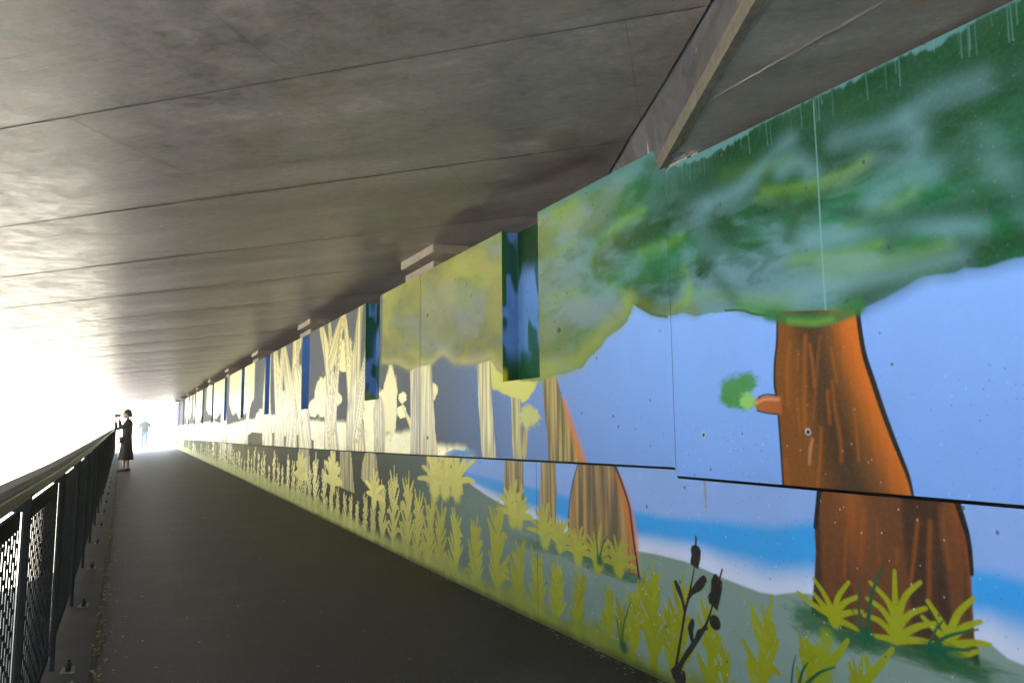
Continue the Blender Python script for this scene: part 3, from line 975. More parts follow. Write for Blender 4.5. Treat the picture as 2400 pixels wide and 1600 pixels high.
    # soft dark green daubs the painter sprayed under the tufts and along the foot
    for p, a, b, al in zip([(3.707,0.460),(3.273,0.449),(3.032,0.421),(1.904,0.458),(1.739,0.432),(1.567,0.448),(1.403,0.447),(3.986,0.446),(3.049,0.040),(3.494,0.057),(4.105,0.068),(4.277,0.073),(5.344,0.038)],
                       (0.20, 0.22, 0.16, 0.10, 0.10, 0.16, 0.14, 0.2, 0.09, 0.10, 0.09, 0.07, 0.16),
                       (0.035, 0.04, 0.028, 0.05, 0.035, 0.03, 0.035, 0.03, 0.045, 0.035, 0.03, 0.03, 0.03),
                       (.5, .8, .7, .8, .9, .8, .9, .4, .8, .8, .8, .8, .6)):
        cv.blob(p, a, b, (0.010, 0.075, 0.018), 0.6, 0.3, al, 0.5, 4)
    # tall feathery plants
    L = (0.215, 0.245, 0.004)
    LP = (0.66, 0.61, 0.14)  # far plants, yellow glare from the exit painted into their colour
    ZB = [(739,1205,1060,-.1),(760,1215,1078,-.1),(776,1219,1135,0),(790,1225,1141,-.2),(806,1232,1149,.1),(821,1240,1154,.1),(836,1247,1174,-.1),(854,1256,1154,0),(874,1265,1167,-.1),(894,1275,1123,0),(919,1282,1090,-.1),(951,1308,1103,-.1),(975,1326,1148,-.1),(999,1340,1157,-.2),(1028,1345,1173,-.1),(1063,1360,1189,0),(1110,1382,1205,-.1),(1168,1398,1173,0),(1209,1422,1262,-.1),(1260,1446,1285,0),(1303,1464,1304,0),(1350,1482,1333,-.1)]
    tops = [(9.857,0.841),(9.349,0.758),(8.976,0.479),(8.688,0.469),(8.378,0.451),(8.105,0.448),(7.845,0.377),(7.560,0.489),(7.258,0.456),(6.984,0.660),(6.600,0.812),(6.211,0.780),(5.930,0.633),(5.616,0.625),(5.415,0.587),(5.169,0.557),(4.778,0.546),(4.450,0.669),(4.095,0.466),(3.907,0.432),(3.675,0.419),(3.401,0.395),(3.165,0.359),(2.915,0.419),(2.815,0.530),(2.590,0.499),(2.448,0.428),(2.092,0.509),(1.922,0.417),(2.718,0.380),(2.376,0.276),(3.090,0.307),(1.710,0.384)]
    bots = [(9.782,0.042),(9.289,0.039),(8.943,0.056),(8.659,0.057),(8.352,0.058),(8.082,0.052),(7.827,0.050),(7.540,0.047),(7.241,0.047),(6.963,0.043),(6.641,0.059),(6.263,0.017),(6.004,-0.008),(5.763,-0.017),(5.493,0.012),(5.194,0.016),(4.834,0.016),(4.442,0.046),(4.196,0.031),(3.919,0.030),(3.707,0.034),(3.495,0.042),(3.213,0.039),(2.990,0.045),(2.831,0.040),(2.643,0.046),(2.462,0.013),(2.176,0.039),(1.960,0.052),(2.697,0.049),(2.368,0.009),(3.084,0.041),(1.766,0.065)]
    for k, (a, b) in enumerate(zip(bots, tops)):
        h = b[1] - max(a[1], 0.0)
        z0 = max(a[1], 0.0) + 0.01
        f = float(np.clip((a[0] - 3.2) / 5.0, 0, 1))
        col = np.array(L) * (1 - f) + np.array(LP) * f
        wf = 0.26 if a[0] > 3.6 else 0.21
        plant(cv, a[0], z0, b[1] - z0, col, 5 if a[0] < 2.7 else 8, (b[0] - a[0]) / max(h, .1) * 0.9, wf, k, 0.25 + 0.55 * f, 1.2 if a[0] > 2.7 else 1.2)
    r = random.Random(9)
    y = 10.2
    while y < 40:
        h = r.uniform(0.46, 0.80)
        plant(cv, y, float(gz(y)) + 0.01, h, LP, 6, r.uniform(-.1, .1), 0.24, int(y * 100), 0.8, 1.3)
        y += r.uniform(0.22, 0.42) * (1 + y / 40)
    # low fringe along the foot
    sel = np.nonzero(Z < 0.5)[0]
    if len(sel):
        y, z = Y[sel], Z[sel]
        base = gz(y)
        hh = (0.045 + 0.16 * fbm(y * 3.2, y * 0, 3, 17)) * sstep(0.5, 2.6, y) + 0.10 * sstep(6, 12, y)
        f = np.clip((y - 3.2) / 5, 0, 1)[:, None]
        cc = np.array((0.17, 0.205, 0.006)) * (1 - f) + np.array((0.56, 0.58, 0.16)) * f  # fringe brightens along the wall with the same painted glare
        cc = cc * (0.75 + 0.5 * fbm(y * 8, z * 12, 3, 18)[:, None])
        cv.lay(sel, sstep(0.05, -0.05, z - base - hh) * 0.9, cc, 0.6)
        dirt = sstep(0.05, 0.0, z - base + 0.03 * (fbm(y * 12, z * 5, 3, 19) - .5)) * 0.75
        cv.lay(sel, dirt, (0.05, 0.055, 0.02), 0.1)
    # agave-like tufts at the trunks
    for p, R_, w in zip([(5.588,0.712),(5.363,0.726),(5.144,0.740),(4.236,0.601),(4.149,0.591),(3.823,0.515),(3.654,0.506),(3.466,0.469),(3.272,0.462),(3.090,0.461),(7.229,0.467),(10.737,0.466),(8.915,0.509)],
                        (0.36, 0.34, 0.34, 0.22, 0.2, 0.20, 0.17, 0.17, 0.18, 0.16, 0.3, 0.4, 0.4),
                        (.14, .14, .14, .18, .18, .16, .16, .16, .14, .16, .2, .3, .3)):
        f = float(np.clip((p[0] - 3.0) / 4.0, 0, 1))
        col = np.array((0.225, 0.26, 0.006)) * (1 - f) + np.array(LP) * f
        agave(cv, p[0], p[1], R_, col, 8, int(p[0] * 50), 0.6, w)
    G = (0.235, 0.275, 0.004)
    for c0, tips, w in (((1953,1444), [(1868,1387),(1908,1362),(1988,1362),(1920,1400),(2018,1398),(2022,1432),(2012,1478)], 0.020),
                        ((2100,1476), [(2040,1362),(2097,1330),(2158,1362),(2035,1402),(2170,1425),(2028,1440),(2195,1468),(2050,1490),(2190,1510)], 0.021),
                        ((2224,1494), [(2172,1405),(2160,1445),(2277,1398),(2295,1455),(2315,1512),(2240,1560)], 0.022)):
        pass
    for chain in ([(1.815,0.494),(1.891,0.513),(1.968,0.547)], [(1.815,0.494),(1.843,0.552),(1.892,0.608)], [(1.815,0.494),(1.794,0.562),(1.747,0.622)],
                  [(1.815,0.494),(1.862,0.526),(1.897,0.556)], [(1.811,0.501),(1.768,0.550),(1.715,0.580)], [(1.812,0.492),(1.758,0.518),(1.702,0.535)], [(1.807,0.484),(1.761,0.480),(1.720,0.470)],
                  [(1.577,0.511),(1.601,0.586),(1.663,0.637)], [(1.577,0.511),(1.576,0.605),(1.571,0.689)], [(1.573,0.526),(1.543,0.611),(1.486,0.669)],
                  [(1.581,0.497),(1.622,0.555),(1.679,0.582)], [(1.571,0.513),(1.530,0.562),(1.474,0.593)], [(1.585,0.480),(1.637,0.518),(1.696,0.525)],
                  [(1.570,0.487),(1.504,0.531),(1.447,0.554)], [(1.583,0.468),(1.618,0.469),(1.660,0.465)], [(1.565,0.475),(1.507,0.489),(1.457,0.494)],
                  [(1.407,0.526),(1.432,0.570),(1.466,0.616)], [(1.416,0.514),(1.448,0.535),(1.487,0.564)], [(1.401,0.540),(1.371,0.602),(1.324,0.652)],
                  [(1.394,0.529),(1.355,0.565),(1.309,0.590)], [(1.391,0.503),(1.334,0.525),(1.288,0.531)], [(1.403,0.478),(1.362,0.486),(1.324,0.503)]):
        cv.stroke(chain, [0.026, 0.020, 0.013], G, 0.004, 0.45)
    for p in [(1.814,0.486),(1.577,0.490),(1.406,0.504)]:
        cv.blob(p, 0.026, 0.030, G, 0.3, 0.45)
    cv.stroke([(1.852,0.419),(1.863,0.344),(1.882,0.251)], [0.05, 0.07, 0.09], (0.19, 0.24, 0.004), 0.02, 0.4, 0.9)
    for chain in ([(1.866,0.343),(1.911,0.360),(1.957,0.379)], [(1.871,0.284),(1.915,0.293),(1.952,0.313)], [(1.850,0.318),(1.803,0.374),(1.765,0.426)], [(1.716,0.300),(1.665,0.355),(1.597,0.440)], [(1.702,0.277),(1.690,0.335),(1.697,0.387)]):
        cv.stroke(chain, [0.03, 0.028, 0.016], (0.20, 0.25, 0.004), 0.004, 0.4)
    # dark blades
    dgc = (0.004, 0.075, 0.035)
    for chain, w in (([(3.272,0.462),(3.277,0.531),(3.288,0.570)], .01), ([(3.260,0.464),(3.222,0.550),(3.181,0.596)], .012), ([(3.083,0.078),(3.101,0.139),(3.117,0.197)], .006), ([(3.079,0.079),(3.056,0.190),(2.999,0.304)], .010), ([(3.075,0.080),(3.080,0.144),(3.081,0.193)], .006),
                     ([(1.707,0.468),(1.713,0.550),(1.704,0.643)], .009), ([(1.689,0.458),(1.663,0.588),(1.618,0.692)], .013), ([(1.719,0.479),(1.733,0.518),(1.742,0.537)], .005),
                     ([(1.478,0.466),(1.456,0.520),(1.422,0.567)], .008), ([(1.478,0.468),(1.410,0.525),(1.318,0.566)], .010), ([(1.478,0.463),(1.413,0.487),(1.348,0.499)], .014),
                     ([(2.020,0.211),(2.008,0.275),(1.992,0.316)], .007), ([(1.983,0.222),(1.964,0.272),(1.939,0.306)], .010), ([(1.948,0.232),(1.888,0.286),(1.824,0.321)], .010)):
        cv.stroke(chain, [w * 1.4, w, w * 0.5], dgc, 0.003, 0.4)
    cv.blob([(1.689,0.455)][0], 0.03, 0.025, dgc, 0.5, 0.4, 0.9, 0.4, 5)
    cv.blob([(3.065,0.074)][0], 0.03, 0.03, dgc, 0.5, 0.4, 0.9, 0.4, 5)
    cv.blob([(3.257,0.460)][0], 0.03, 0.025, dgc, 0.5, 0.4, 0.9, 0.4, 5)
    cv.blob([(1.427,0.471)][0], 0.06, 0.03, dgc, 0.5, 0.4, 0.8, 0.4, 5)
    # the black reed silhouette
    kk = (0.012, 0.010, 0.008)
    cv.stroke([(2.683,0.053),(2.654,0.153),(2.619,0.271),(2.598,0.349),(2.572,0.409),(2.539,0.506),(2.523,0.559)], [0.020, 0.016, 0.014, 0.018, 0.014, 0.008, 0.007], kk, 0.002, 0.5)
    cv.poly([(2.537,0.637),(2.521,0.643),(2.494,0.641),(2.481,0.623),(2.486,0.587),(2.495,0.564),(2.502,0.541),(2.550,0.555),(2.553,0.565),(2.543,0.596),(2.547,0.618)], kk, 0.003, 0.5)
    cv.stroke([(2.510,0.679),(2.513,0.628)], [0.011, 0.013], kk, 0.002, 0.5)
    cv.stroke([(2.604,0.344),(2.613,0.391),(2.639,0.436),(2.655,0.459)], [0.012, 0.020, 0.032, 0.022], kk, 0.002, 0.5)
    cv.stroke([(2.579,0.398),(2.549,0.435),(2.503,0.472),(2.470,0.503)], [0.014, 0.022, 0.044, 0.038], kk, 0.002, 0.5)
    cv.stroke([(2.665,0.068),(2.621,0.134),(2.562,0.203),(2.504,0.271),(2.462,0.325),(2.423,0.406)], [0.032, 0.026, 0.028, 0.024, 0.014, 0.008], kk, 0.002, 0.5)
    cv.poly([(2.408,0.537),(2.390,0.542),(2.381,0.530),(2.359,0.516),(2.361,0.485),(2.373,0.448),(2.394,0.390),(2.424,0.403),(2.444,0.413),(2.450,0.440),(2.430,0.463),(2.425,0.508)], kk, 0.003, 0.5)
    cv.stroke([(2.356,0.565),(2.376,0.520)], [0.009, 0.010], kk, 0.002, 0.5)
    cv.stroke([(2.560,0.231),(2.566,0.274),(2.556,0.300),(2.550,0.319)], [0.020, 0.036, 0.032, 0.015], kk, 0.002, 0.5)
    cv.blob([(2.412,0.339)][0], 0.034, 0.031, kk, 0.06, 0.5, 1, 0.05, 5)
    cv.stroke([(2.532,0.252),(2.514,0.281),(2.460,0.304)], 0.012, kk, 0.002, 0.5)
    cv.poly([(2.711,0.067),(2.681,0.091),(2.652,0.080),(2.613,0.088),(2.609,0.056),(2.616,0.025),(2.656,0.014),(2.698,0.034)], (0.02, 0.017, 0.015), 0.003, 0.5)
    return cv.C


def paint_recess(Y, Z, u, k):
    """u = 0 at the outer arris of the far jamb, growing round the corner; k = which recess"""
    C = np.zeros((len(Y), 4))
    n1 = fbm(u * 6 + k * 13.1, Z * 2.2, 3, 100 + k)
    n2 = fbm(u * 9 + k * 7.7, Z * 4.0 + 3, 3, 130 + k)
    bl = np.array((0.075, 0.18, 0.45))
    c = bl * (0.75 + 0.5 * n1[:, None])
    dg = sstep(0.56, 0.40, n2)[:, None]
    if k < 2:
        c = c * (1 - dg * 0.9) + DG * 1.6 * dg * 0.9
        tp = (sstep(2.15, 2.3, Z) * sstep(0.12, 0.14, u))[:, None]
        c = c * (1 - tp) + DG * 0.8 * tp
        bt = sstep(1.75, 1.6, Z + 0.1 * n1)[:, None] if k == 0 else sstep(1.58, 1.5, Z + 0.3 * u)[:, None] * 0.9
        c = c * (1 - bt) + (DG * 1.6 if k == 0 else np.array((0.12, 0.20, 0.01))) * bt
        ed = (sstep(0.036, 0.030, u) * sstep(1.95 - 0.1 * k, 2.0, Z))[:, None]
        c = c * (1 - ed) + np.array((0.004, 0.08, 0.016)) * ed
        lm = (sstep(0.05, 0.02, u) * sstep(1.58, 1.5, Z) * (k == 0))[:, None]
        c = c * (1 - lm) + np.array((0.4, 0.42, 0.02)) * lm
    else:
        dg = dg * (sstep(0.3, 0.0, abs(k % 3 - 1) - 0.5) if True else 1)
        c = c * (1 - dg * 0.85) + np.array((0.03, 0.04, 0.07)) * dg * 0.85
    C[:, :3] = c
    C[:, 3] = 0.15
    return C


def grid_mesh(name, Xs, Ys, Zs, C, parent, mat, skip=None, rev=False):
    """Xs,Ys,Zs arrays (rows, cols)"""
    R_, C_ = Ys.shape
    co = np.stack([Xs, Ys, Zs], -1).reshape(-1, 3).astype(np.float32)
    idx = np.arange(R_ * C_).reshape(R_, C_)
    q = np.stack([idx[:-1, :-1], idx[1:, :-1], idx[1:, 1:], idx[:-1, 1:]], -1)
    if rev:
        q = q[..., ::-1]
    q = q.reshape(-1, 4)
    if skip is not None:
        q = q[~skip.reshape(-1)]
    me = bpy.data.meshes.new(name)
    me.vertices.add(len(co))
    me.vertices.foreach_set("co", co.ravel())
    me.loops.add(q.size)
    me.loops.foreach_set("vertex_index", q.ravel().astype(np.int32))
    me.polygons.add(len(q))
    me.polygons.foreach_set("loop_start", np.arange(0, q.size, 4, dtype=np.int32))
    if C is not None:
        at = me.color_attributes.new("paint", 'FLOAT_COLOR', 'POINT')
        at.data.foreach_set("color", C.astype(np.float32).ravel())
    me.update(calc_edges=True)
    me.materials.append(mat)
    o = bpy.data.objects.new(name, me)
    return link(o, parent)


K_IMG = 4830.0


def ysamples(y0, y1, step):
    """columns spaced so that they are about evenly dense as seen from the path"""
    y0c = max(y0, 0.85)
    out = []
    if y0 < 0.85:
        out += list(np.arange(y0, 0.85, 0.02))
    a = K_IMG / (y0c + 0.9)
    b = K_IMG / (y1 + 0.9)
    n = max(int((a - b) / step), 3)
    out += list(K_IMG / np.linspace(a, b, n + 1) - 0.9)
    return np.array(out)


# ---------------------------------------------------------------- mural wall
wall = empty("mural_wall", "long painted concrete wall of trees and grass beside the path", "wall", (D, 0, 0))
TOP = 2.50
TH = 0.12                     # panel thickness, and so the depth of the recesses
recess_y = [4.10 + 3.245 * k for k in range(13)]
recess_b = np.interp(recess_y, [4.1, 7.4, 17, 24, 45], [1.463, 1.448, 1.404, 1.34, 1.28])
seams = [2.62, 5.93] + [5.93 + 3.245 * k for k in range(1, 13)]
gaps = [0.003, 0.010] + [0.004] * 12


def panel(y0, y1, top, rk, step, rows, z_over=None):
    """one upper panel standing 12 cm thick; rk = index of its recess or None"""
    ys = ysamples(y0, y1, step)
    zs_t = None
    skip = None
    if rk is not None:
        ra, rb = recess_y[rk] - 0.25, recess_y[rk] + 0.25
        ys = np.unique(np.concatenate([ys[(np.abs(ys - ra) > 1e-3) & (np.abs(ys - rb) > 1e-3)], [ra, rb]]))
        zn = recess_b[rk]
        n1 = max(int(rows * (zn - 0.9) / (top - 0.9)), 3)
        n2 = max(rows - n1, 3)
        Zr = np.concatenate([np.linspace(0, 1, n1 + 1), 1 + np.linspace(0, 1, n2 + 1)[1:]])
        Yg, Tg = np.meshgrid(ys, Zr)
        m0 = mid(Yg) + 0.006
        Zg = np.where(Tg <= 1, m0 + (zn - m0) * Tg, zn + (top - zn) * (Tg - 1))
        cy = 0.5 * (ys[1:] + ys[:-1])
        cz = 0.5 * (Zr[1:] + Zr[:-1])
        skip = ((cy > ra) & (cy < rb))[None, :] & (cz > 1)[:, None]
    else:
        Zr = np.linspace(0, 1, rows + 1)
        Yg, Tg = np.meshgrid(ys, Zr)
        m0 = mid(Yg) + 0.006
        Zg = m0 + (top - m0) * Tg
    Xg = np.zeros_like(Yg)
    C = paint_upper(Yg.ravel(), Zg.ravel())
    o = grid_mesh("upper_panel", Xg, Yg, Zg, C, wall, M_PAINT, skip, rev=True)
    # edges of the slab: top, underside and the two ends
    bm = bmesh.new()
    e = 0.0015
    zb0, zb1 = float(mid(y0)) + 0.006, float(mid(y1)) + 0.006
    segs = [(y0, y1)] if rk is None else [(y0, ra), (rb, y1)]
    for a, b in segs:
        va = [bm.verts.new(v) for v in ((e, a, top), (TH, a, top), (TH, b, top), (e, b, top))]
        bm.faces.new(va)
    va = [bm.verts.new(v) for v in ((e, y0, zb0), (TH, y0, zb0), (TH, y1, zb1), (e, y1, zb1))]
    bm.faces.new(va)
    for yy, zz in ((y0, zb0), (y1, zb1)):
        va = [bm.verts.new(v) for v in ((e, yy, zz), (TH, yy, zz), (TH, yy, top), (e, yy, top))]
        bm.faces.new(va)
    mobj("panel_edge", bm, M_ABUT, o)
    if rk is not None:
        # recess: near jamb, far jamb, back, sill as one painted surface each
        dense = 3 if rk < 3 else 1
        nz = max(int(rows * 0.55), 6)
        us = np.unique(np.concatenate([np.linspace(0, TH, 10 * dense + 1), np.linspace(TH, TH + 0.5, 16 * dense + 1), np.linspace(TH + 0.5, 2 * TH + 0.5, 6)]))
        zz = np.linspace(zn, top, nz + 1)
        Ug, Zg2 = np.meshgrid(us, zz)
        Xg2 = np.where(Ug < TH, Ug, np.where(Ug < TH + 0.5, TH, 2 * TH + 0.5 - Ug))
        Yg2 = np.where(Ug < TH, rb, np.where(Ug < TH + 0.5, rb - (Ug - TH), ra))
        C2 = paint_recess(Yg2.ravel(), Zg2.ravel(), Ug.ravel(), rk)
        rc = grid_mesh("recess", Xg2, Yg2, Zg2, C2, o, M_PAINT)
        bm = bmesh.new()
        va = [bm.verts.new(v) for v in ((0.001, ra, zn + 0.0), (TH, ra, zn), (TH, rb, zn), (0.001, rb, zn))]
        bm.faces.new(va)
        mobj("recess_sill", bm, M_ABUT, o)
    return o


near_panel = panel(-1.5, 2.6185, 2.38, None, 2.2, 520)
near_panel["label"] = "nearest panel with the orange brown trunk and wide green crown"
yy0 = 2.6215
for k in range(12):
    y1 = seams[k + 1] - gaps[k + 1] / 2
    rows = [380, 300, 260, 240, 200, 170, 120, 90, 70, 60, 50, 45][k]
    panel(yy0, y1, TOP, k, 1.5 if k < 2 else 1.0, rows)
    yy0 = seams[k + 1] + gaps[k + 1] / 2

# base wall in lengths, split at its own joints
bj = [-1.5, 3.92, 9.15, 14.6, 20.0, 26.0, 33.0, 46.0]
for a, b in zip(bj[:-1], bj[1:]):
    ys = ysamples(a, b - 0.004, 2.0 if a < 3 else 1.6)
    rows = 300 if a < 3 else int(np.interp(a, [3.9, 9, 20, 33], [170, 90, 50, 30]))
    Yg, Tg = np.meshgrid(ys, np.linspace(0, 1, rows + 1))
    zb = gz(Yg) - 0.04
    Zg = zb + (mid(Yg) - 0.006 - zb) * Tg
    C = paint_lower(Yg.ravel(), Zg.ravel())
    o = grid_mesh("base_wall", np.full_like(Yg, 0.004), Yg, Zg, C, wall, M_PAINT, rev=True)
# concrete behind the joints
bm = bmesh.new()
box(bm, TH + 0.002, TH + 0.10, -1.5, 46.0, -0.3, 2.30)
mobj("wall_core", bm, M_DARK, wall)

# ---------------------------------------------------------------- bridge deck
bridge = empty("bridge_deck", "wide grey concrete road bridge deck overhead, seen from below", "bridge", (0, 0, 2.7))
ZD = 2.71


def soffit_z(x, y):
    return ZD + 0.055 * (x - 2.2)


# edge line where the deck stops on the far, left side; from the wall to the left
E0 = Vector((3.4, 47.5))
EDIR = Vector((-0.42, -1.0)).normalized()  # slant shaped so the unseen deck keeps daylight off the near part
Adir = Vector(SOFFIT_A)
Bdir = Vector(SOFFIT_B)
BE0 = Vector((2.409, 3.205))        # the joint between the two slabs
BED = Vector((0.622, 1.39)).normalized()
# soffit: rows of formwork panels along B, each a touch out of level with its neighbour
def inside(p):
    # left of / beyond the joint line, right of the free edge
    side1 = (p.x - BE0.x) * BED.y - (p.y - BE0.y) * BED.x      # >0 right of the joint
    side2 = (p.x - E0.x) * (-EDIR.y) + (p.y - E0.y) * EDIR.x   # >0 right of free edge
    return side1 < 0 and side2 > 0


def clip_poly(poly, p0, n):
    out = []
    for i in range(len(poly)):
        a, b = poly[i], poly[(i + 1) % len(poly)]
        da, db = (a - p0).dot(n), (b - p0).dot(n)
        if da >= 0:
            out.append(a)
        if (da >= 0) != (db >= 0):
            out.append(a + (b - a) * (da / (da - db)))
    return out


NJ = Vector((-BED.y, BED.x))                     # towards the left slab
NE = Vector((-EDIR.y, EDIR.x))                   # to the covered side
if (Vector((2, 10)) - E0).dot(NE) < 0:
    NE = -NE
bm = bmesh.new()
rr = random.Random(3)
ROW0, ROWW = 2.60, 1.285
GR = 0.0007
for k in range(-8, 40):
    a0, a1 = ROW0 + k * ROWW, ROW0 + (k + 1) * ROWW
    off = (2.66 + 1.13 * k) % 2.5
    tl = rr.uniform(-0.006, 0.006)
    for j in range(-12, 20):
        b0, b1 = off + j * 2.5, off + (j + 1) * 2.5
        dz = rr.uniform(-0.0008, 0.0008)
        g = 0.0013
        nsub = 5
        for s in range(nsub):
            aa, ab = a0 + (a1 - a0) * s / nsub, a0 + (a1 - a0) * (s + 1) / nsub
            if s == 0:
                aa += GR
            if s == nsub - 1:
                ab -= GR * 0.4
            poly = [Adir * aa + Bdir * (b0 + g), Adir * ab + Bdir * (b0 + g), Adir * ab + Bdir * (b1 - g), Adir * aa + Bdir * (b1 - g)]
            poly = clip_poly(poly, BE0, NJ)
            if len(poly) >= 3:
                poly = clip_poly(poly, E0, NE)
            if len(poly) >= 3:
                poly = clip_poly(poly, Vector((3.2, 0)), Vector((-1, 0)))
            if len(poly) >= 3:
                poly = clip_poly(poly, Vector((0, -2.6)), Vector((0, 1)))
            if len(poly) < 3:
                continue
            vs = []
            for q in poly:
                t = (q.dot(Adir) - a0) / ROWW
                sag = -0.009 * math.sin(math.pi * t) + (0.0036 + 0.6 * tl) * (t - 0.5)
                vs.append(bm.verts.new((q.x, q.y, soffit_z(q.x, q.y) + sag + dz)))
            bm.faces.new(vs[::-1])
bmesh.ops.remove_doubles(bm, verts=bm.verts, dist=0.0004)
o = mobj("soffit", bm, M_SOFFIT, bridge)
o.matrix_parent_inverse = bridge.matrix_basis.inverted()
# structural body above the soffit with its fascia along the free edge
def slab(name, pts, zfun, thick, mat):
    bm = bmesh.new()
    lo = [bm.verts.new((p.x, p.y, zfun(p.x, p.y))) for p in pts]
    hi = [bm.verts.new((p.x, p.y, zfun(p.x, p.y) + thick)) for p in pts]
    bm.faces.new(lo[::-1])
    bm.faces.new(hi)
    n = len(pts)
    for i in range(n):
        bm.faces.new((lo[i], lo[(i + 1) % n], hi[(i + 1) % n], hi[i]))
    bmesh.ops.recalc_face_normals(bm, faces=bm.faces)
    o = mobj(name, bm, mat, bridge)
    o.matrix_parent_inverse = bridge.matrix_basis.inverted()
    return o


poly = [Vector((-30, -2.6)), Vector((8, -2.6)), Vector((8, 60)), Vector((-30, 60))]  # unseen near end trimmed short to let in skylight from behind
poly = clip_poly(poly, E0, NE)
pl = clip_poly(poly, BE0, NJ)
slab("deck_body", pl, lambda x, y: soffit_z(x, y) + 0.010, 1.1, M_ABUT)
# near slab: lower, its end beam showing along the joint
LZ = 2.395


def near_z(x, y):
    return LZ + 0.055 * (x - 2.2)


B0 = Vector((2.22, 2.66))
BEND = Vector((0.61, 1.11)).normalized()
N2 = Vector((-BEND.y, BEND.x))
pr = clip_poly([Vector((-30, -2.2)), Vector((8, -2.2)), Vector((8, 60)), Vector((-30, 60))], B0, -N2)
pr = clip_poly(pr, Vector((0, 7)), Vector((0, -1)))
pr = clip_poly(pr, Vector((2.22, 2.40)), Vector((-0.6, -0.8)))
slab("near_slab", pr, near_z, 0.06, M_SOFFIT)
# sloping face of the end beam between the two slabs
bm = bmesh.new()
rowv = []
for i in range(41):
    s_ = -5.0 + 8.6 * i / 40
    a = B0 + BEND * s_ + N2 * 0.002
    b = BE0 + BED * (s_ - 0.25) - NJ * 0.012
    rowv.append([bm.verts.new((a.x, a.y, near_z(a.x, a.y) + 0.003)), bm.verts.new((b.x, b.y, soffit_z(b.x, b.y) + 0.001)), bm.verts.new((b.x, b.y, soffit_z(b.x, b.y) + 0.5))])
for a, b in zip(rowv[:-1], rowv[1:]):
    for k in range(2):
        bm.faces.new((a[k], b[k], b[k + 1], a[k + 1]))
o = mobj("end_beam", bm, M_BEAM, bridge)
o.matrix_parent_inverse = bridge.matrix_basis.inverted()
# rough pale arris of the end beam
bm = bmesh.new()
rr = random.Random(8)
n = 160
rows = []
for i in range(n + 1):
    s = -6.5 + 9.0 * i / n
    p = B0 + BEND * s + N2 * 0.004
    z = near_z(p.x, p.y)
    j = rr.uniform(-0.006, 0.008)
    q = p - N2 * (0.018 + rr.uniform(0, 0.022))
    rows.append([(p.x, p.y, z + 0.066 + j * 0.3), (p.x + N2.x * 0.008, p.y + N2.y * 0.008, z + 0.05), (p.x, p.y, z - 0.006), (q.x, q.y, z - 0.004)])
vv = [[bm.verts.new(v) for v in r] for r in rows]
for a, b in zip(vv[:-1], vv[1:]):
    for k in range(3):
        bm.faces.new((a[k], b[k], b[k + 1], a[k + 1]))
o = mobj("mortar_edge", bm, plain("pale_mortar", (0.088, 0.080, 0.060), 0.85, var=0.45, scale=25), bridge)
o.matrix_parent_inverse = bridge.matrix_basis.inverted()
# seam strip in the near slab's soffit, running with the wall
bm = bmesh.new()
rr = random.Random(2)
prev = None
for i in range(50):
    y = 0.6 + i * 0.027
    x = 1.875 + rr.uniform(-.002, .002)
    z = near_z(x, y) - 0.0035
    cur = [bm.verts.new((x - 0.006, y, z + .002)), bm.verts.new((x + rr.uniform(.0, .006), y, z - 0.002)), bm.verts.new((x + 0.012, y, z + .002))]
    if prev:
        bm.faces.new((prev[0], cur[0], cur[1], prev[1]))
        bm.faces.new((prev[1], cur[1], cur[2], prev[2]))
    prev = cur
o = mobj("soffit_seam", bm, M_ABUT, bridge)
o.matrix_parent_inverse = bridge.matrix_basis.inverted()
# abutment behind the wall
bm = bmesh.new()
box(bm, 3.0, 3.6, -2.6, 50, -0.5, 3.2)
o = mobj("abutment", bm, M_ABUT, bridge)
o.matrix_parent_inverse = bridge.matrix_basis.inverted()
# bearing blocks on the wall head
blk = None
for k in range(11):
    y0 = 5.62 + 4.72 * k
    if y0 > 46:
        break
    bm = bmesh.new()
    dx = D
    box(bm, dx - 0.005, dx + 0.7, y0, y0 + 0.82, 2.635, 2.72)
    box(bm, dx + 0.012, dx + 0.5, y0 + 0.03, y0 + 0.74, 2.5, 2.57)
    bevel(bm, 0.006)
    o = mobj("bearing_block", bm, M_BLOCK, bridge)
    o.matrix_parent_inverse = bridge.matrix_basis.inverted()
# mortar bed at the step of the wall head
bm = bmesh.new()
box(bm, D + 0.03, D + 0.4, 2.63, 2.80, 2.49, 2.62)
box(bm, D - 0.008, D + 0.4, 2.46, 2.614, 2.3825, 2.475)
box(bm, D - 0.005, D + 0.4, 2.39, 2.458, 2.3825, 2.43)
bevel(bm, 0.012, 2)
o = mobj("bearing_pad", bm, plain("pad_white", (0.20, 0.185, 0.18), 0.8), bridge)
o.matrix_parent_inverse = bridge.matrix_basis.inverted()

# ---------------------------------------------------------------- ground, path, kerb
def sheet(name, xs, ys, zf, mat, kind="structure"):
    bm = bmesh.new()
    V = [[bm.verts.new((x, y, float(zf(x, y)))) for x in xs] for y in ys]
    for i in range(len(ys) - 1):
        for j in range(len(xs) - 1):
            bm.faces.new((V[i][j], V[i][j + 1], V[i + 1][j + 1], V[i + 1][j]))
    o = mobj(name, bm, mat)
    o["kind"] = kind
    return o


def railx(y):
    t = max(0.0, y - 4)
    return -0.285 - 0.0068 * t * t / (t + 5)


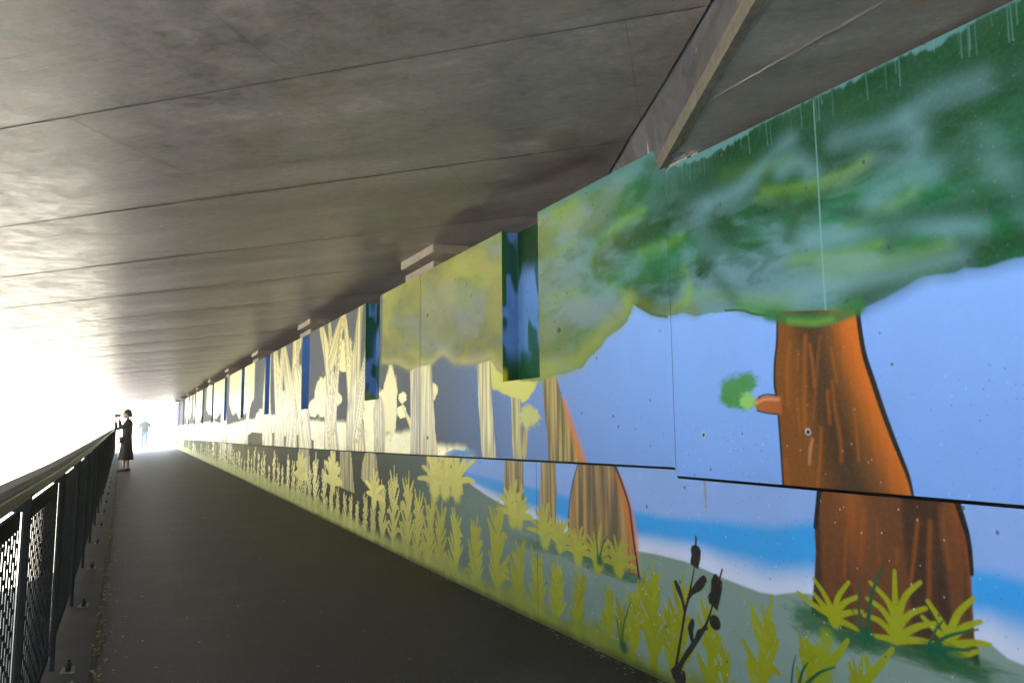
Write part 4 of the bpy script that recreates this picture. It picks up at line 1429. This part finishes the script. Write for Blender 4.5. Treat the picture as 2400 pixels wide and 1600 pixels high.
ysp = [-6, -3, 0, 2, 4] + list(np.linspace(5, 70, 66)) + [120, 300]
KIN = 0.19                    # kerb strip width
bm = bmesh.new()
V = []
for y in ysp:
    xl = railx(min(y, 60)) + KIN
    V.append([bm.verts.new((xl - 0.01, y, float(gz(y)))), bm.verts.new((1.0, y, float(gz(y)))), bm.verts.new((D + 0.05, y, float(gz(y)))), ])
for a, b in zip(V[:-1], V[1:]):
    for j in range(2):
        bm.faces.new((a[j], a[j + 1], b[j + 1], b[j]))
o = mobj("path", bm, M_ASPH)
struct(o)
bm = bmesh.new()
prev = None
ys2 = list(np.arange(-6, 60, 0.25))
rr = random.Random(6)
for y in ys2:
    xr = railx(y)
    z = float(gz(y))
    cur = [bm.verts.new(v) for v in ((xr - 0.06, y, -3.3), (xr - 0.06, y, z + 0.02), (xr - 0.045, y, z + 0.03), (xr + KIN - 0.02, y, z + 0.012),
                                     (xr + KIN + rr.uniform(-.006, .012), y, z - 0.002))]
    if prev:
        for j in range(4):
            bm.faces.new((prev[j], prev[j + 1], cur[j + 1], cur[j])[::-1])
    prev = cur
o = mobj("kerb", bm, M_STRIP)
struct(o)


def ground_z(x, y):
    return -3.2


ob = sheet("ground", [-600, -400, -80, -30, -10, -4, 0, 3, 400, 600], [-600, -300, -40, -10, 0, 10, 20, 40, 60, 100, 400, 600], ground_z, M_MEADOW)
# raised ground beyond the wall end, right of the path
o = sheet("verge", [D + 0.06, 6, 40, 200], [46.0, 55, 80, 140, 300], lambda x, y: float(gz(y)) + 0.01 + 0.04 * (x - D), M_MEADOW)

# ---------------------------------------------------------------- railing
rail = empty("railing", "dark steel railing with mesh infill and broad weathered handrail along the path edge", "railing", (railx(2.82), 2.82, 0))
RI = Matrix.Translation(-Vector(rail.location))


def rp(o):
    o.parent = rail
    o.matrix_parent_inverse = RI
    return o


CAPZ = 1.015


def rtop(y):
    return CAPZ + float(gz(y)) + 0.0022 * max(0, y - 4)


def run(name, prof, y0, y1, step, mat, zf):
    bm = bmesh.new()
    prev = None
    y = y0
    ys = list(np.arange(y0, y1, step)) + [y1]
    for y in ys:
        cur = [bm.verts.new((railx(y) + a, y, zf(y) + b)) for a, b in prof]
        if prev:
            n = len(prof)
            for j in range(n):
                bm.faces.new((prev[j], prev[(j + 1) % n], cur[(j + 1) % n], cur[j]))
        else:
            bm.faces.new(cur[::-1])
        prev = cur
    bm.faces.new(prev)
    bmesh.ops.recalc_face_normals(bm, faces=bm.faces)
    return rp(mobj(name, bm, mat))


YR0, YR1 = -2.86, 38.3
run("handrail", [(-0.034, 0.0), (0.012, 0.0), (0.018, -0.005), (0.018, -0.016), (-0.038, -0.016), (-0.038, -0.004)], YR0, YR1, 0.5, M_RAIL, rtop)
run("rail_channel", [(0.016, -0.020), (0.022, -0.020), (0.023, -0.026), (0.019, -0.060), (0.008, -0.060), (0.008, -0.020)], YR0, YR1, 0.5, plain("rail_edge", (0.10, 0.095, 0.06), 0.4, 0.0, spec=0.5), rtop)
NP = 29
PITCH = 1.42
# a post with base plate and two nuts, and a mesh panel; built once, copied along
bm = bmesh.new()
box(bm, 0.002, 0.023, -0.006, 0.006, 0.014, 0.957)
box(bm, -0.030, 0.010, -0.004, 0.004, 0.90, 0.975)
bevel(bm, 0.002)
post0 = mobj("post", bm, M_STEEL)
bm = bmesh.new()
box(bm, -0.02, 0.110, -0.055, 0.055, 0.0, 0.010)
bevel(bm, 0.002)
plate0 = mobj("base_plate", bm, M_STEELB)
bm = bmesh.new()
for yy in (0.0,):
    bmesh.ops.create_cone(bm, cap_ends=True, segments=6, radius1=0.013, radius2=0.013, depth=0.022, matrix=Matrix.Translation((0.082, yy, 0.021)))
    bmesh.ops.create_cone(bm, cap_ends=True, segments=10, radius1=0.007, radius2=0.006, depth=0.02, matrix=Matrix.Translation((0.082, yy, 0.040)))
nut0 = mobj("anchor_nut", bm, M_STEEL)
nut0.location = (0, -0.026, 0)
# panel mesh: sheet frame with staggered oblong openings, 3 mm thick
bm = bmesh.new()
L = PITCH - 0.06
nb = 22
pw = L / nb
T = 0.0016
x0 = -0.004
box(bm, x0 - T, x0 + T, 0, L, 0.85, 0.905)           # plain top margin
box(bm, x0 - T, x0 + T, 0, L, 0.075, 0.11)
box(bm, x0 - 0.012, x0 + T, 0, L, 0.902, 0.906)
for i in range(nb + 1):
    y = i * pw
    box(bm, x0 - T, x0 + T, max(y - 0.011, 0), min(y + 0.011, L), 0.11, 0.85)
for i in range(nb):
    y = i * pw
    zz = 0.11 + (0.033 if i % 2 else 0.0)
    while zz < 0.845:
        if zz > 0.112:
            box(bm, x0 - T * 0.8, x0 + T * 0.8, y + 0.011, y + pw - 0.011, zz - 0.006, zz + 0.006)
        zz += 0.066
panel0 = mobj("mesh_panel", bm, M_STEEL)
panel0["label"] = "dark perforated infill sheet"
for k in range(NP):
    y = 2.82 + PITCH * (k - 4)
    z = float(gz(y))
    sc_z = (rtop(y) - z) / CAPZ
    first = k == 0
    po = post0 if first else post0.copy()
    pp = plate0 if first else plate0.copy()
    nu = nut0 if first else nut0.copy()
    nv = nut0.copy()
    for q in (po, pp, nu, nv):
        if not first or q is nv:
            COL.objects.link(q)
    po.location = (railx(y), y, z + 0.012)
    po.scale = (1, 1, sc_z)
    rp(po)
    pp.location = (0, 0, 0)
    pp.scale = (1, 1, 1 / sc_z)
    pp.parent = po
    nu.parent = po
    nu.scale = (1, 1, 1 / sc_z)
    nv.parent = po
    nv.scale = (1, 1, 1 / sc_z)
    nv.location = (0, 0.026, 0)
    if k < NP - 1:
        pa = panel0 if first else panel0.copy()
        if not first:
            COL.objects.link(pa)
        y2 = y + PITCH
        pa.location = (railx(y + 0.03), y + 0.03, z + 0.012)
        pa.scale = (1, 1, sc_z)
        ang = math.atan2(-(railx(y2) - railx(y)), PITCH)
        pa.rotation_euler = (math.atan2(float(gz(y2)) - z, PITCH), 0, ang)
        rp(pa)

# ---------------------------------------------------------------- litter and moss at the kerb line
bm = bmesh.new()
rr = random.Random(12)
for i in range(1500):
    y = 2.6 + 34 * rr.random() ** 1.4
    edge = railx(y) + KIN
    if rr.random() < 0.62:
        x = edge + rr.gauss(0.005, 0.014)
    else:
        x = edge + rr.uniform(-0.17, 1.6) if rr.random() < 0.5 else edge + abs(rr.gauss(0, 0.12))
    s = rr.uniform(0.003, 0.011) * (1 + y * 0.02)
    z = float(gz(y)) + (0.014 if x < edge else 0.002)
    a = rr.uniform(0, 6.28)
    c, sn = math.cos(a), math.sin(a)
    pts = [(-s, -s * 0.4, 0.001), (0, -s * 0.55, s * 0.35), (s, 0, 0.002), (0.1 * s, s * 0.5, s * 0.45), (-s * 0.8, s * 0.3, 0.003)]
    vs = [bm.verts.new((x + px * c - py * sn, y + px * sn + py * c, z + pz)) for px, py, pz in pts]
    bm.faces.new(vs)
for i in range(520):
    y = 2.2 + 16 * rr.random() ** 1.6
    x = D - abs(rr.gauss(0, 0.035)) - 0.004
    s = rr.uniform(0.003, 0.010) * (1 + y * 0.02)
    z = float(gz(y)) + 0.002
    a = rr.uniform(0, 6.28)
    c, sn = math.cos(a), math.sin(a)
    vs = [bm.verts.new((x + px * c - py * sn, y + px * sn + py * c, z + pz)) for px, py, pz in
          [(-s, -s * 0.4, 0.001), (0, -s * 0.55, s * 0.35), (s, 0, 0.002), (0.1 * s, s * 0.5, s * 0.45), (-s * 0.8, s * 0.3, 0.003)]]
    bm.faces.new(vs)
o = mobj("leaf_litter", bm, plain("dry_leaves", (0.42, 0.37, 0.17), 0.7, var=0.6, scale=8))
struct(o, "stuff")
bm = bmesh.new()
for i in range(420):
    y = 2.8 + 30 * rr.random() ** 1.5
    cl = math.sin(y * 3.1) + math.sin(y * 7.7 + 1)
    if cl < -0.2:
        continue
    x = railx(y) + KIN + rr.gauss(0.004, 0.007)
    s = rr.uniform(0.004, 0.010)
    mat = Matrix.Translation((x, y, float(gz(y)) + 0.003)) @ Matrix.Diagonal((s, s * 1.5, s * 0.6, 1)) @ Matrix.Rotation(rr.uniform(0, 3), 4, 'Z')
    bmesh.ops.create_icosphere(bm, subdivisions=1, radius=1, matrix=mat)
o = mobj("moss", bm, plain("moss", (0.17, 0.17, 0.03), 0.95, var=0.5, scale=40))
struct(o, "stuff")

# ---------------------------------------------------------------- people
SKIN = plain("skin", (0.42, 0.24, 0.16), 0.55, var=0.08)
HAIRM = plain("dark_hair", (0.045, 0.035, 0.02), 0.5, var=0.4, scale=80)


def remesh(o, v=0.007, smooth=4):
    md = o.modifiers.new("remesh", 'REMESH')
    md.mode = 'VOXEL'
    md.voxel_size = v
    md.use_smooth_shade = True
    s = o.modifiers.new("smooth", 'SMOOTH')
    s.iterations = smooth
    s.factor = 0.5
    return o


def hand(bm, wrist, d, up, curl=0.3, s=1.0):
    """palm and five separate fingers; d = pointing direction, up = thumb side"""
    d = Vector(d).normalized()
    up = Vector(up)
    up = (up - d * up.dot(d)).normalized()
    nrm = d.cross(up)
    w = Vector(wrist)
    tube(bm, [w, w + d * 0.03 * s, w + d * 0.08 * s], [(0.020 * s, 0.026 * s), (0.018 * s, 0.036 * s), (0.014 * s, 0.038 * s)], 10)
    for k, ln in enumerate((0.068, 0.076, 0.070, 0.056)):
        b = w + d * 0.078 * s + up * (0.028 - 0.019 * k) * s
        p1 = b + d * ln * 0.45 * s + nrm * curl * 0.015
        p2 = p1 + (d * (1 - curl) + nrm * curl).normalized() * ln * 0.35 * s
        p3 = p2 + (d * (1 - 1.6 * curl) + nrm * 1.6 * curl).normalized() * ln * 0.22 * s
        tube(bm, [b - d * 0.012, p1, p2, p3], [0.009 * s, 0.0085 * s, 0.008 * s, 0.0065 * s], 7)
    b = w + d * 0.025 * s + up * 0.026 * s
    tube(bm, [b, b + (d * 0.6 + up * 0.7) * 0.035 * s, b + (d * 0.9 + up * 0.6) * 0.062 * s], [0.011 * s, 0.0095 * s, 0.0075 * s], 7)


def head(bm, c, f, s=1.0):
    """head looking along f (horizontal); c = centre"""
    c = Vector(c)
    f = Vector(f).normalized()
    yaw = math.atan2(f.y, f.x)
    Mx = Matrix.Translation(c) @ Matrix.Rotation(yaw, 4, 'Z')

    def bl(p, r):
        bmesh.ops.create_uvsphere(bm, u_segments=14, v_segments=10, radius=1, matrix=Mx @ Matrix.Translation(Vector(p) * s) @ Matrix.Diagonal((r[0] * s, r[1] * s, r[2] * s, 1)))
    bl((-0.008, 0, 0.025), (0.094, 0.074, 0.092))
    bl((0.030, 0, -0.035), (0.058, 0.055, 0.075))
    bl((0.048, 0, -0.088), (0.024, 0.026, 0.020))
    bl((0.092, 0, -0.018), (0.020, 0.012, 0.022))
    bl((0.080, 0, 0.008), (0.014, 0.010, 0.025))
    bl((0.078, 0, -0.056), (0.014, 0.024, 0.009))
    for q in (-1, 1):
        bl((0.074, q * 0.030, 0.008), (0.012, 0.014, 0.009))
        bl((-0.004, q * 0.076, -0.006), (0.016, 0.008, 0.028))
        bl((0.074, q * 0.028, 0.026), (0.014, 0.020, 0.006))


# woman: faces the river side (-X), raises a phone
WX, WY = -0.03, 21.6
WZ = float(gz(WY))
woman = empty("person", "woman in dark jacket and long flared black skirt photographing with a phone by the railing", "person", (WX, WY, WZ))
hf = (-1, 0.12, 0)
bm = bmesh.new()
head(bm, (-0.015, 0, 1.475), (-1, 0.1, -0.05), 1.0)
tube(bm, [(0.028, 0, 1.28), (0.016, 0, 1.34), (0.006, 0, 1.42)], [0.060, 0.046, 0.048], 12)
tube(bm, [(0.0, 0, 0.75), (0.01, 0, 0.86), (0.02, 0, 0.98), (0.025, 0, 1.12), (0.03, 0, 1.24), (0.03, 0, 1.31)],
     [(0.095, 0.145), (0.10, 0.15), (0.085, 0.125), (0.095, 0.14), (0.09, 0.155), (0.05, 0.08)], 16)
for s in (-1, 1):
    hip = Vector((0.0, s * 0.085, 0.80))
    knee = Vector((-0.01 + 0.02 * s, s * 0.075, 0.45))
    ank = Vector((0.02 + s * 0.055, s * 0.07, 0.085))
    calf = knee.lerp(ank, 0.35) + Vector((0.018, 0, 0))
    tube(bm, [hip, hip.lerp(knee, .5), knee, calf, ank.lerp(knee, .15), ank], [0.080, 0.066, 0.050, 0.050, 0.032, 0.032], 12)
    tube(bm, [ank + Vector((0.03, 0, -0.03)), ank + Vector((-0.05, 0, -0.045)), ank + Vector((-0.13, 0, -0.06))], [0.036, 0.034, 0.024], 10)
# arms: far arm and near arm both lifted to the phone
arms = {-1: [(0.03, -0.155, 1.245), (-0.10, -0.15, 1.13), (-0.235, -0.10, 1.085)], 1: [(0.03, 0.155, 1.245), (-0.06, 0.16, 1.14), (-0.15, 0.10, 1.18)]}
wr = {-1: Vector((-0.265, -0.035, 1.315)), 1: Vector((-0.185, 0.05, 1.345))}
for s in (-1, 1):
    P = arms[s] + [tuple(Vector(arms[s][2]).lerp(wr[s], .5)), tuple(wr[s])]
    tube(bm, P, [0.046, 0.040, 0.034, 0.029, 0.022], 10)
hand(bm, wr[-1], (0.10, 0.15, 1.0), (1, 0, 0.2), 0.35, 0.9)
hand(bm, wr[1], (-0.12, -0.1, 0.5), (0.6, 0, 0.6), 0.45, 0.9)
remesh(mobj("body", bm, SKIN, woman), 0.007, 2)
# jacket, open at the front
bm = bmesh.new()
tube(bm, [(0.028, 0, 0.70), (0.02, 0, 0.80), (0.022, 0, 0.90), (0.028, 0, 1.02), (0.032, 0, 1.14), (0.034, 0, 1.24), (0.034, 0, 1.30), (0.03, 0, 1.335)],
     [(0.125, 0.175), (0.120, 0.172), (0.112, 0.160), (0.108, 0.152), (0.112, 0.165), (0.108, 0.180), (0.078, 0.120), (0.052, 0.062)], 20)
for s in (-1, 1):
    P = [Vector(arms[s][0]) + Vector((0.005, -s * 0.01, 0)), Vector(arms[s][1]), Vector(arms[s][2]) + Vector((-0.004, 0, -0.004)), Vector(arms[s][2]).lerp(wr[s], .72)]
    tube(bm, [tuple(p) for p in P], [0.064, 0.055, 0.050, 0.038], 12)
remesh(mobj("jacket", bm, plain("dark_jacket", (0.040, 0.038, 0.034), 0.85, var=0.3), woman), 0.009, 3)
# pale blouse panel showing at the open front
bm = bmesh.new()
tube(bm, [(-0.062, -0.02, 0.93), (-0.078, -0.02, 1.02), (-0.082, -0.015, 1.12), (-0.050, 0, 1.26)], [(0.030, 0.05), (0.026, 0.055), (0.022, 0.05), (0.03, 0.045)], 12)
mobj("blouse", bm, plain("cream_blouse", (0.45, 0.42, 0.30), 0.8), woman, True)
# skirt with folds
bm = bmesh.new()
prof = [(0.90, 0.112, 0.150), (0.84, 0.122, 0.165), (0.70, 0.130, 0.172), (0.55, 0.146, 0.185), (0.40, 0.165, 0.20), (0.285, 0.182, 0.215)]
N = 48
rings = []
for z, rx, ry in prof:
    k = (0.9 - z) / 0.6
    rings.append([bm.verts.new((0.012 + (rx + 0.010 * k * math.sin(9 * a) + 0.006 * k * math.sin(14 * a + 1)) * math.cos(a),
                                (ry + 0.010 * k * math.sin(9 * a)) * math.sin(a), z + 0.006 * k * math.sin(5 * a))) for a in [2 * math.pi * i / N for i in range(N)]])
inner = [bm.verts.new((v.co.x * 0.96, v.co.y * 0.96, v.co.z + 0.004)) for v in rings[-1]]
rings.append(inner)
for a, b in zip(rings[:-1], rings[1:]):
    for i in range(N):
        bm.faces.new((a[i], a[(i + 1) % N], b[(i + 1) % N], b[i]))
bm.faces.new(rings[0])
bm.faces.new(inner)
mobj("skirt", bm, plain("black_skirt", (0.012, 0.012, 0.015), 0.8, var=0.2), woman, True)
# hair drawn back into a low bun
bm = bmesh.new()
ball(bm, (0.008, 0, 1.512), (0.102, 0.086, 0.092), 20)
ball(bm, (0.055, 0, 1.465), (0.058, 0.070, 0.075), 16)
ball(bm, (0.088, 0, 1.425), (0.036, 0.040, 0.042), 14)
remesh(mobj("hair", bm, HAIRM, woman), 0.008, 2)
for s in (-1, 1):
    bm = bmesh.new()
    ax = 0.02 + s * 0.055
    tube(bm, [(ax + 0.045, s * 0.07, 0.034), (ax, s * 0.07, 0.040), (ax - 0.07, s * 0.07, 0.034), (ax - 0.145, s * 0.07, 0.024)], [(0.036, 0.036), (0.040, 0.042), (0.036, 0.034), (0.024, 0.018)], 12)
    tube(bm, [(ax + 0.06, s * 0.07, 0.012), (ax, s * 0.07, 0.012), (ax - 0.07, s * 0.07, 0.012), (ax - 0.15, s * 0.07, 0.012)], [(0.010, 0.030), (0.011, 0.036), (0.011, 0.038), (0.009, 0.022)], 12)
    mobj("shoe", bm, plain("grey_shoe", (0.10, 0.09, 0.06), 0.7), woman)
bm = bmesh.new()
box(bm, -0.060, 0.090, -0.005, 0.005, -0.022, 0.048)
box(bm, -0.055, -0.030, 0.005, 0.008, 0.012, 0.040)
bevel(bm, 0.003)
ph = mobj("phone", bm, plain("black_phone", (0.015, 0.015, 0.018), 0.25), None, loc=(WX - 0.235, WY + 0.0, WZ + 1.425))
tag(ph, "slim dark phone held up in landscape by the woman at the railing", "phone")
# shoulder bag
bag = empty("handbag", "small brown shoulder bag hanging at the woman's front hip", "handbag", (WX - 0.118, WY - 0.06, WZ + 0.80))
bm = bmesh.new()
vs = box(bm, -0.055, 0.035, -0.10, 0.08, -0.08, 0.075)
for v in vs:
    if v.co.z > 0:
        v.co.x *= 0.55
        v.co.x += 0.012
bevel(bm, 0.014, 2)
mobj("pouch", bm, plain("brown_leather", (0.20, 0.11, 0.045), 0.5), bag, True)
bm = bmesh.new()
vs = box(bm, -0.050, 0.02, -0.085, 0.065, 0.0, 0.085)
bevel(bm, 0.008, 2)
mobj("flap", bm, plain("tan_leather", (0.28, 0.16, 0.06), 0.5), bag, True)
bm = bmesh.new()
tube(bm, [(0.0, -0.09, 0.07), (0.03, -0.12, 0.25), (0.11, -0.12, 0.44), (0.19, -0.03, 0.52), (0.27, 0.08, 0.45), (0.29, 0.17, 0.25), (0.12, 0.15, 0.10), (0.0, 0.075, 0.07)], [0.006] * 8, 8)
mobj("strap", bm, plain("strap_leather", (0.16, 0.09, 0.04), 0.6), bag, True)

# man, walking away in the sunlight beyond the bridge
MX, MY = 0.84, 46.4
MZ = float(gz(MY))
man = empty("person", "distant man in pale jacket and light blue jeans walking in the glare", "person", (MX, MY, MZ))
bm = bmesh.new()
head(bm, (0, 0.03, 1.555), (0, 1, 0), 1.02)
tube(bm, [(0, -0.01, 1.36), (0, 0.0, 1.42), (0, 0.01, 1.50)], [0.068, 0.056, 0.056], 12)
tube(bm, [(0, 0, 0.84), (0, 0, 0.95), (0, 0.005, 1.08), (0, 0.005, 1.22), (0, 0, 1.34), (0, -0.005, 1.41)],
     [(0.165, 0.11), (0.160, 0.11), (0.155, 0.105), (0.185, 0.12), (0.195, 0.11), (0.09, 0.07)], 16)
legs = {-1: [(-0.09, 0, 0.87), (-0.095, 0.06, 0.48), (-0.085, -0.02, 0.09)], 1: [(0.09, 0, 0.87), (0.09, 0.0, 0.48), (0.075, -0.17, 0.13)]}
for s in (-1, 1):
    h, k, a = [Vector(v) for v in legs[s]]
    tube(bm, [h, h.lerp(k, .5), k, k.lerp(a, .35) + Vector((0, -0.015, 0)), a], [0.092, 0.078, 0.056, 0.058, 0.038], 12)
    tube(bm, [a + Vector((0, -0.05, -0.03)), a + Vector((0, 0.05, -0.045)), a + Vector((0, 0.14, -0.055 + (0.0 if s < 0 else -0.02)))], [0.036, 0.036, 0.026], 10)
marm = {-1: [(-0.215, 0, 1.34), (-0.27, -0.05, 1.08), (-0.29, 0.05, 0.86)], 1: [(0.215, 0, 1.34), (0.27, -0.02, 1.08), (0.27, 0.10, 0.90)]}
for s in (-1, 1):
    a, b, c = [Vector(v) for v in marm[s]]
    tube(bm, [a, a.lerp(b, .5), b, b.lerp(c, .5), c], [0.056, 0.046, 0.040, 0.034, 0.025], 10)
    hand(bm, c, (c - b).normalized() + Vector((0, 0.05, -0.3)), (0, 1, 0.2), 0.35)
remesh(mobj("body", bm, SKIN, man), 0.008, 2)
bm = bmesh.new()
tube(bm, [(0, 0, 0.86), (0, 0, 0.92), (0, 0.005, 1.08), (0, 0.005, 1.22), (0, 0, 1.34), (0, -0.005, 1.40), (0, 0, 1.44)],
     [(0.195, 0.135), (0.200, 0.14), (0.19, 0.135), (0.21, 0.145), (0.225, 0.13), (0.14, 0.10), (0.07, 0.07)], 18)
for s in (-1, 1):
    a, b, c = [Vector(v) for v in marm[s]]
    tube(bm, [a, a.lerp(b, .5), b, b.lerp(c, .5), b.lerp(c, .92)], [0.078, 0.066, 0.058, 0.052, 0.042], 12)
remesh(mobj("jacket", bm, plain("grey_blue_jacket", (0.045, 0.07, 0.08), 0.8), man), 0.010, 3)
bm = bmesh.new()
tube(bm, [(0, 0, 0.98), (0, 0, 0.90), (0, 0, 0.84)], [(0.172, 0.118), (0.178, 0.122), (0.17, 0.118)], 16)
for s in (-1, 1):
    h, k, a = [Vector(v) for v in legs[s]]
    tube(bm, [h + Vector((0, 0, .03)), h.lerp(k, .5), k, k.lerp(a, .5) + Vector((0, -0.01, 0)), a + Vector((0, 0, -.02))], [0.102, 0.090, 0.072, 0.068, 0.062], 12)
remesh(mobj("jeans", bm, plain("light_jeans", (0.13, 0.24, 0.52), 0.85), man), 0.010, 3)
bm = bmesh.new()
ball(bm, (0, 0.012, 1.592), (0.088, 0.104, 0.088), 16)
mobj("hair", bm, plain("grey_hair", (0.20, 0.19, 0.17), 0.7), man, True)
for s in (-1, 1):
    a = Vector(legs[s][2])
    bm = bmesh.new()
    tube(bm, [a + Vector((0, -0.07, -0.045)), a + Vector((0, 0, -0.035)), a + Vector((0, 0.08, -0.048)), a + Vector((0, 0.16, -0.062))], [(0.038, 0.038), (0.044, 0.046), (0.042, 0.036), (0.028, 0.022)], 12)
    mobj("shoe", bm, plain("dark_shoe", (0.04, 0.045, 0.06), 0.7), man, True)

# ---------------------------------------------------------------- even fog volume added to stand in for lens glare
bm = bmesh.new()
box(bm, -650, 650, -650, 650, -4.3, 9.0)
hm = bpy.data.materials.new("lens_glare_fog_mat")
hm.use_nodes = True
hn = hm.node_tree.nodes
hn.remove(hn["Principled BSDF"])
pv = hn.new("ShaderNodeVolumePrincipled")
pv.inputs["Color"].default_value = (1.0, 0.99, 0.94, 1)
pv.inputs["Density"].default_value = 0.007
pv.inputs["Anisotropy"].default_value = 0.3
hm.node_tree.links.new(pv.outputs[0], hn["Material Output"].inputs["Volume"])
o = mobj("lens_glare_fog", bm, hm)
o["kind"] = "stuff"
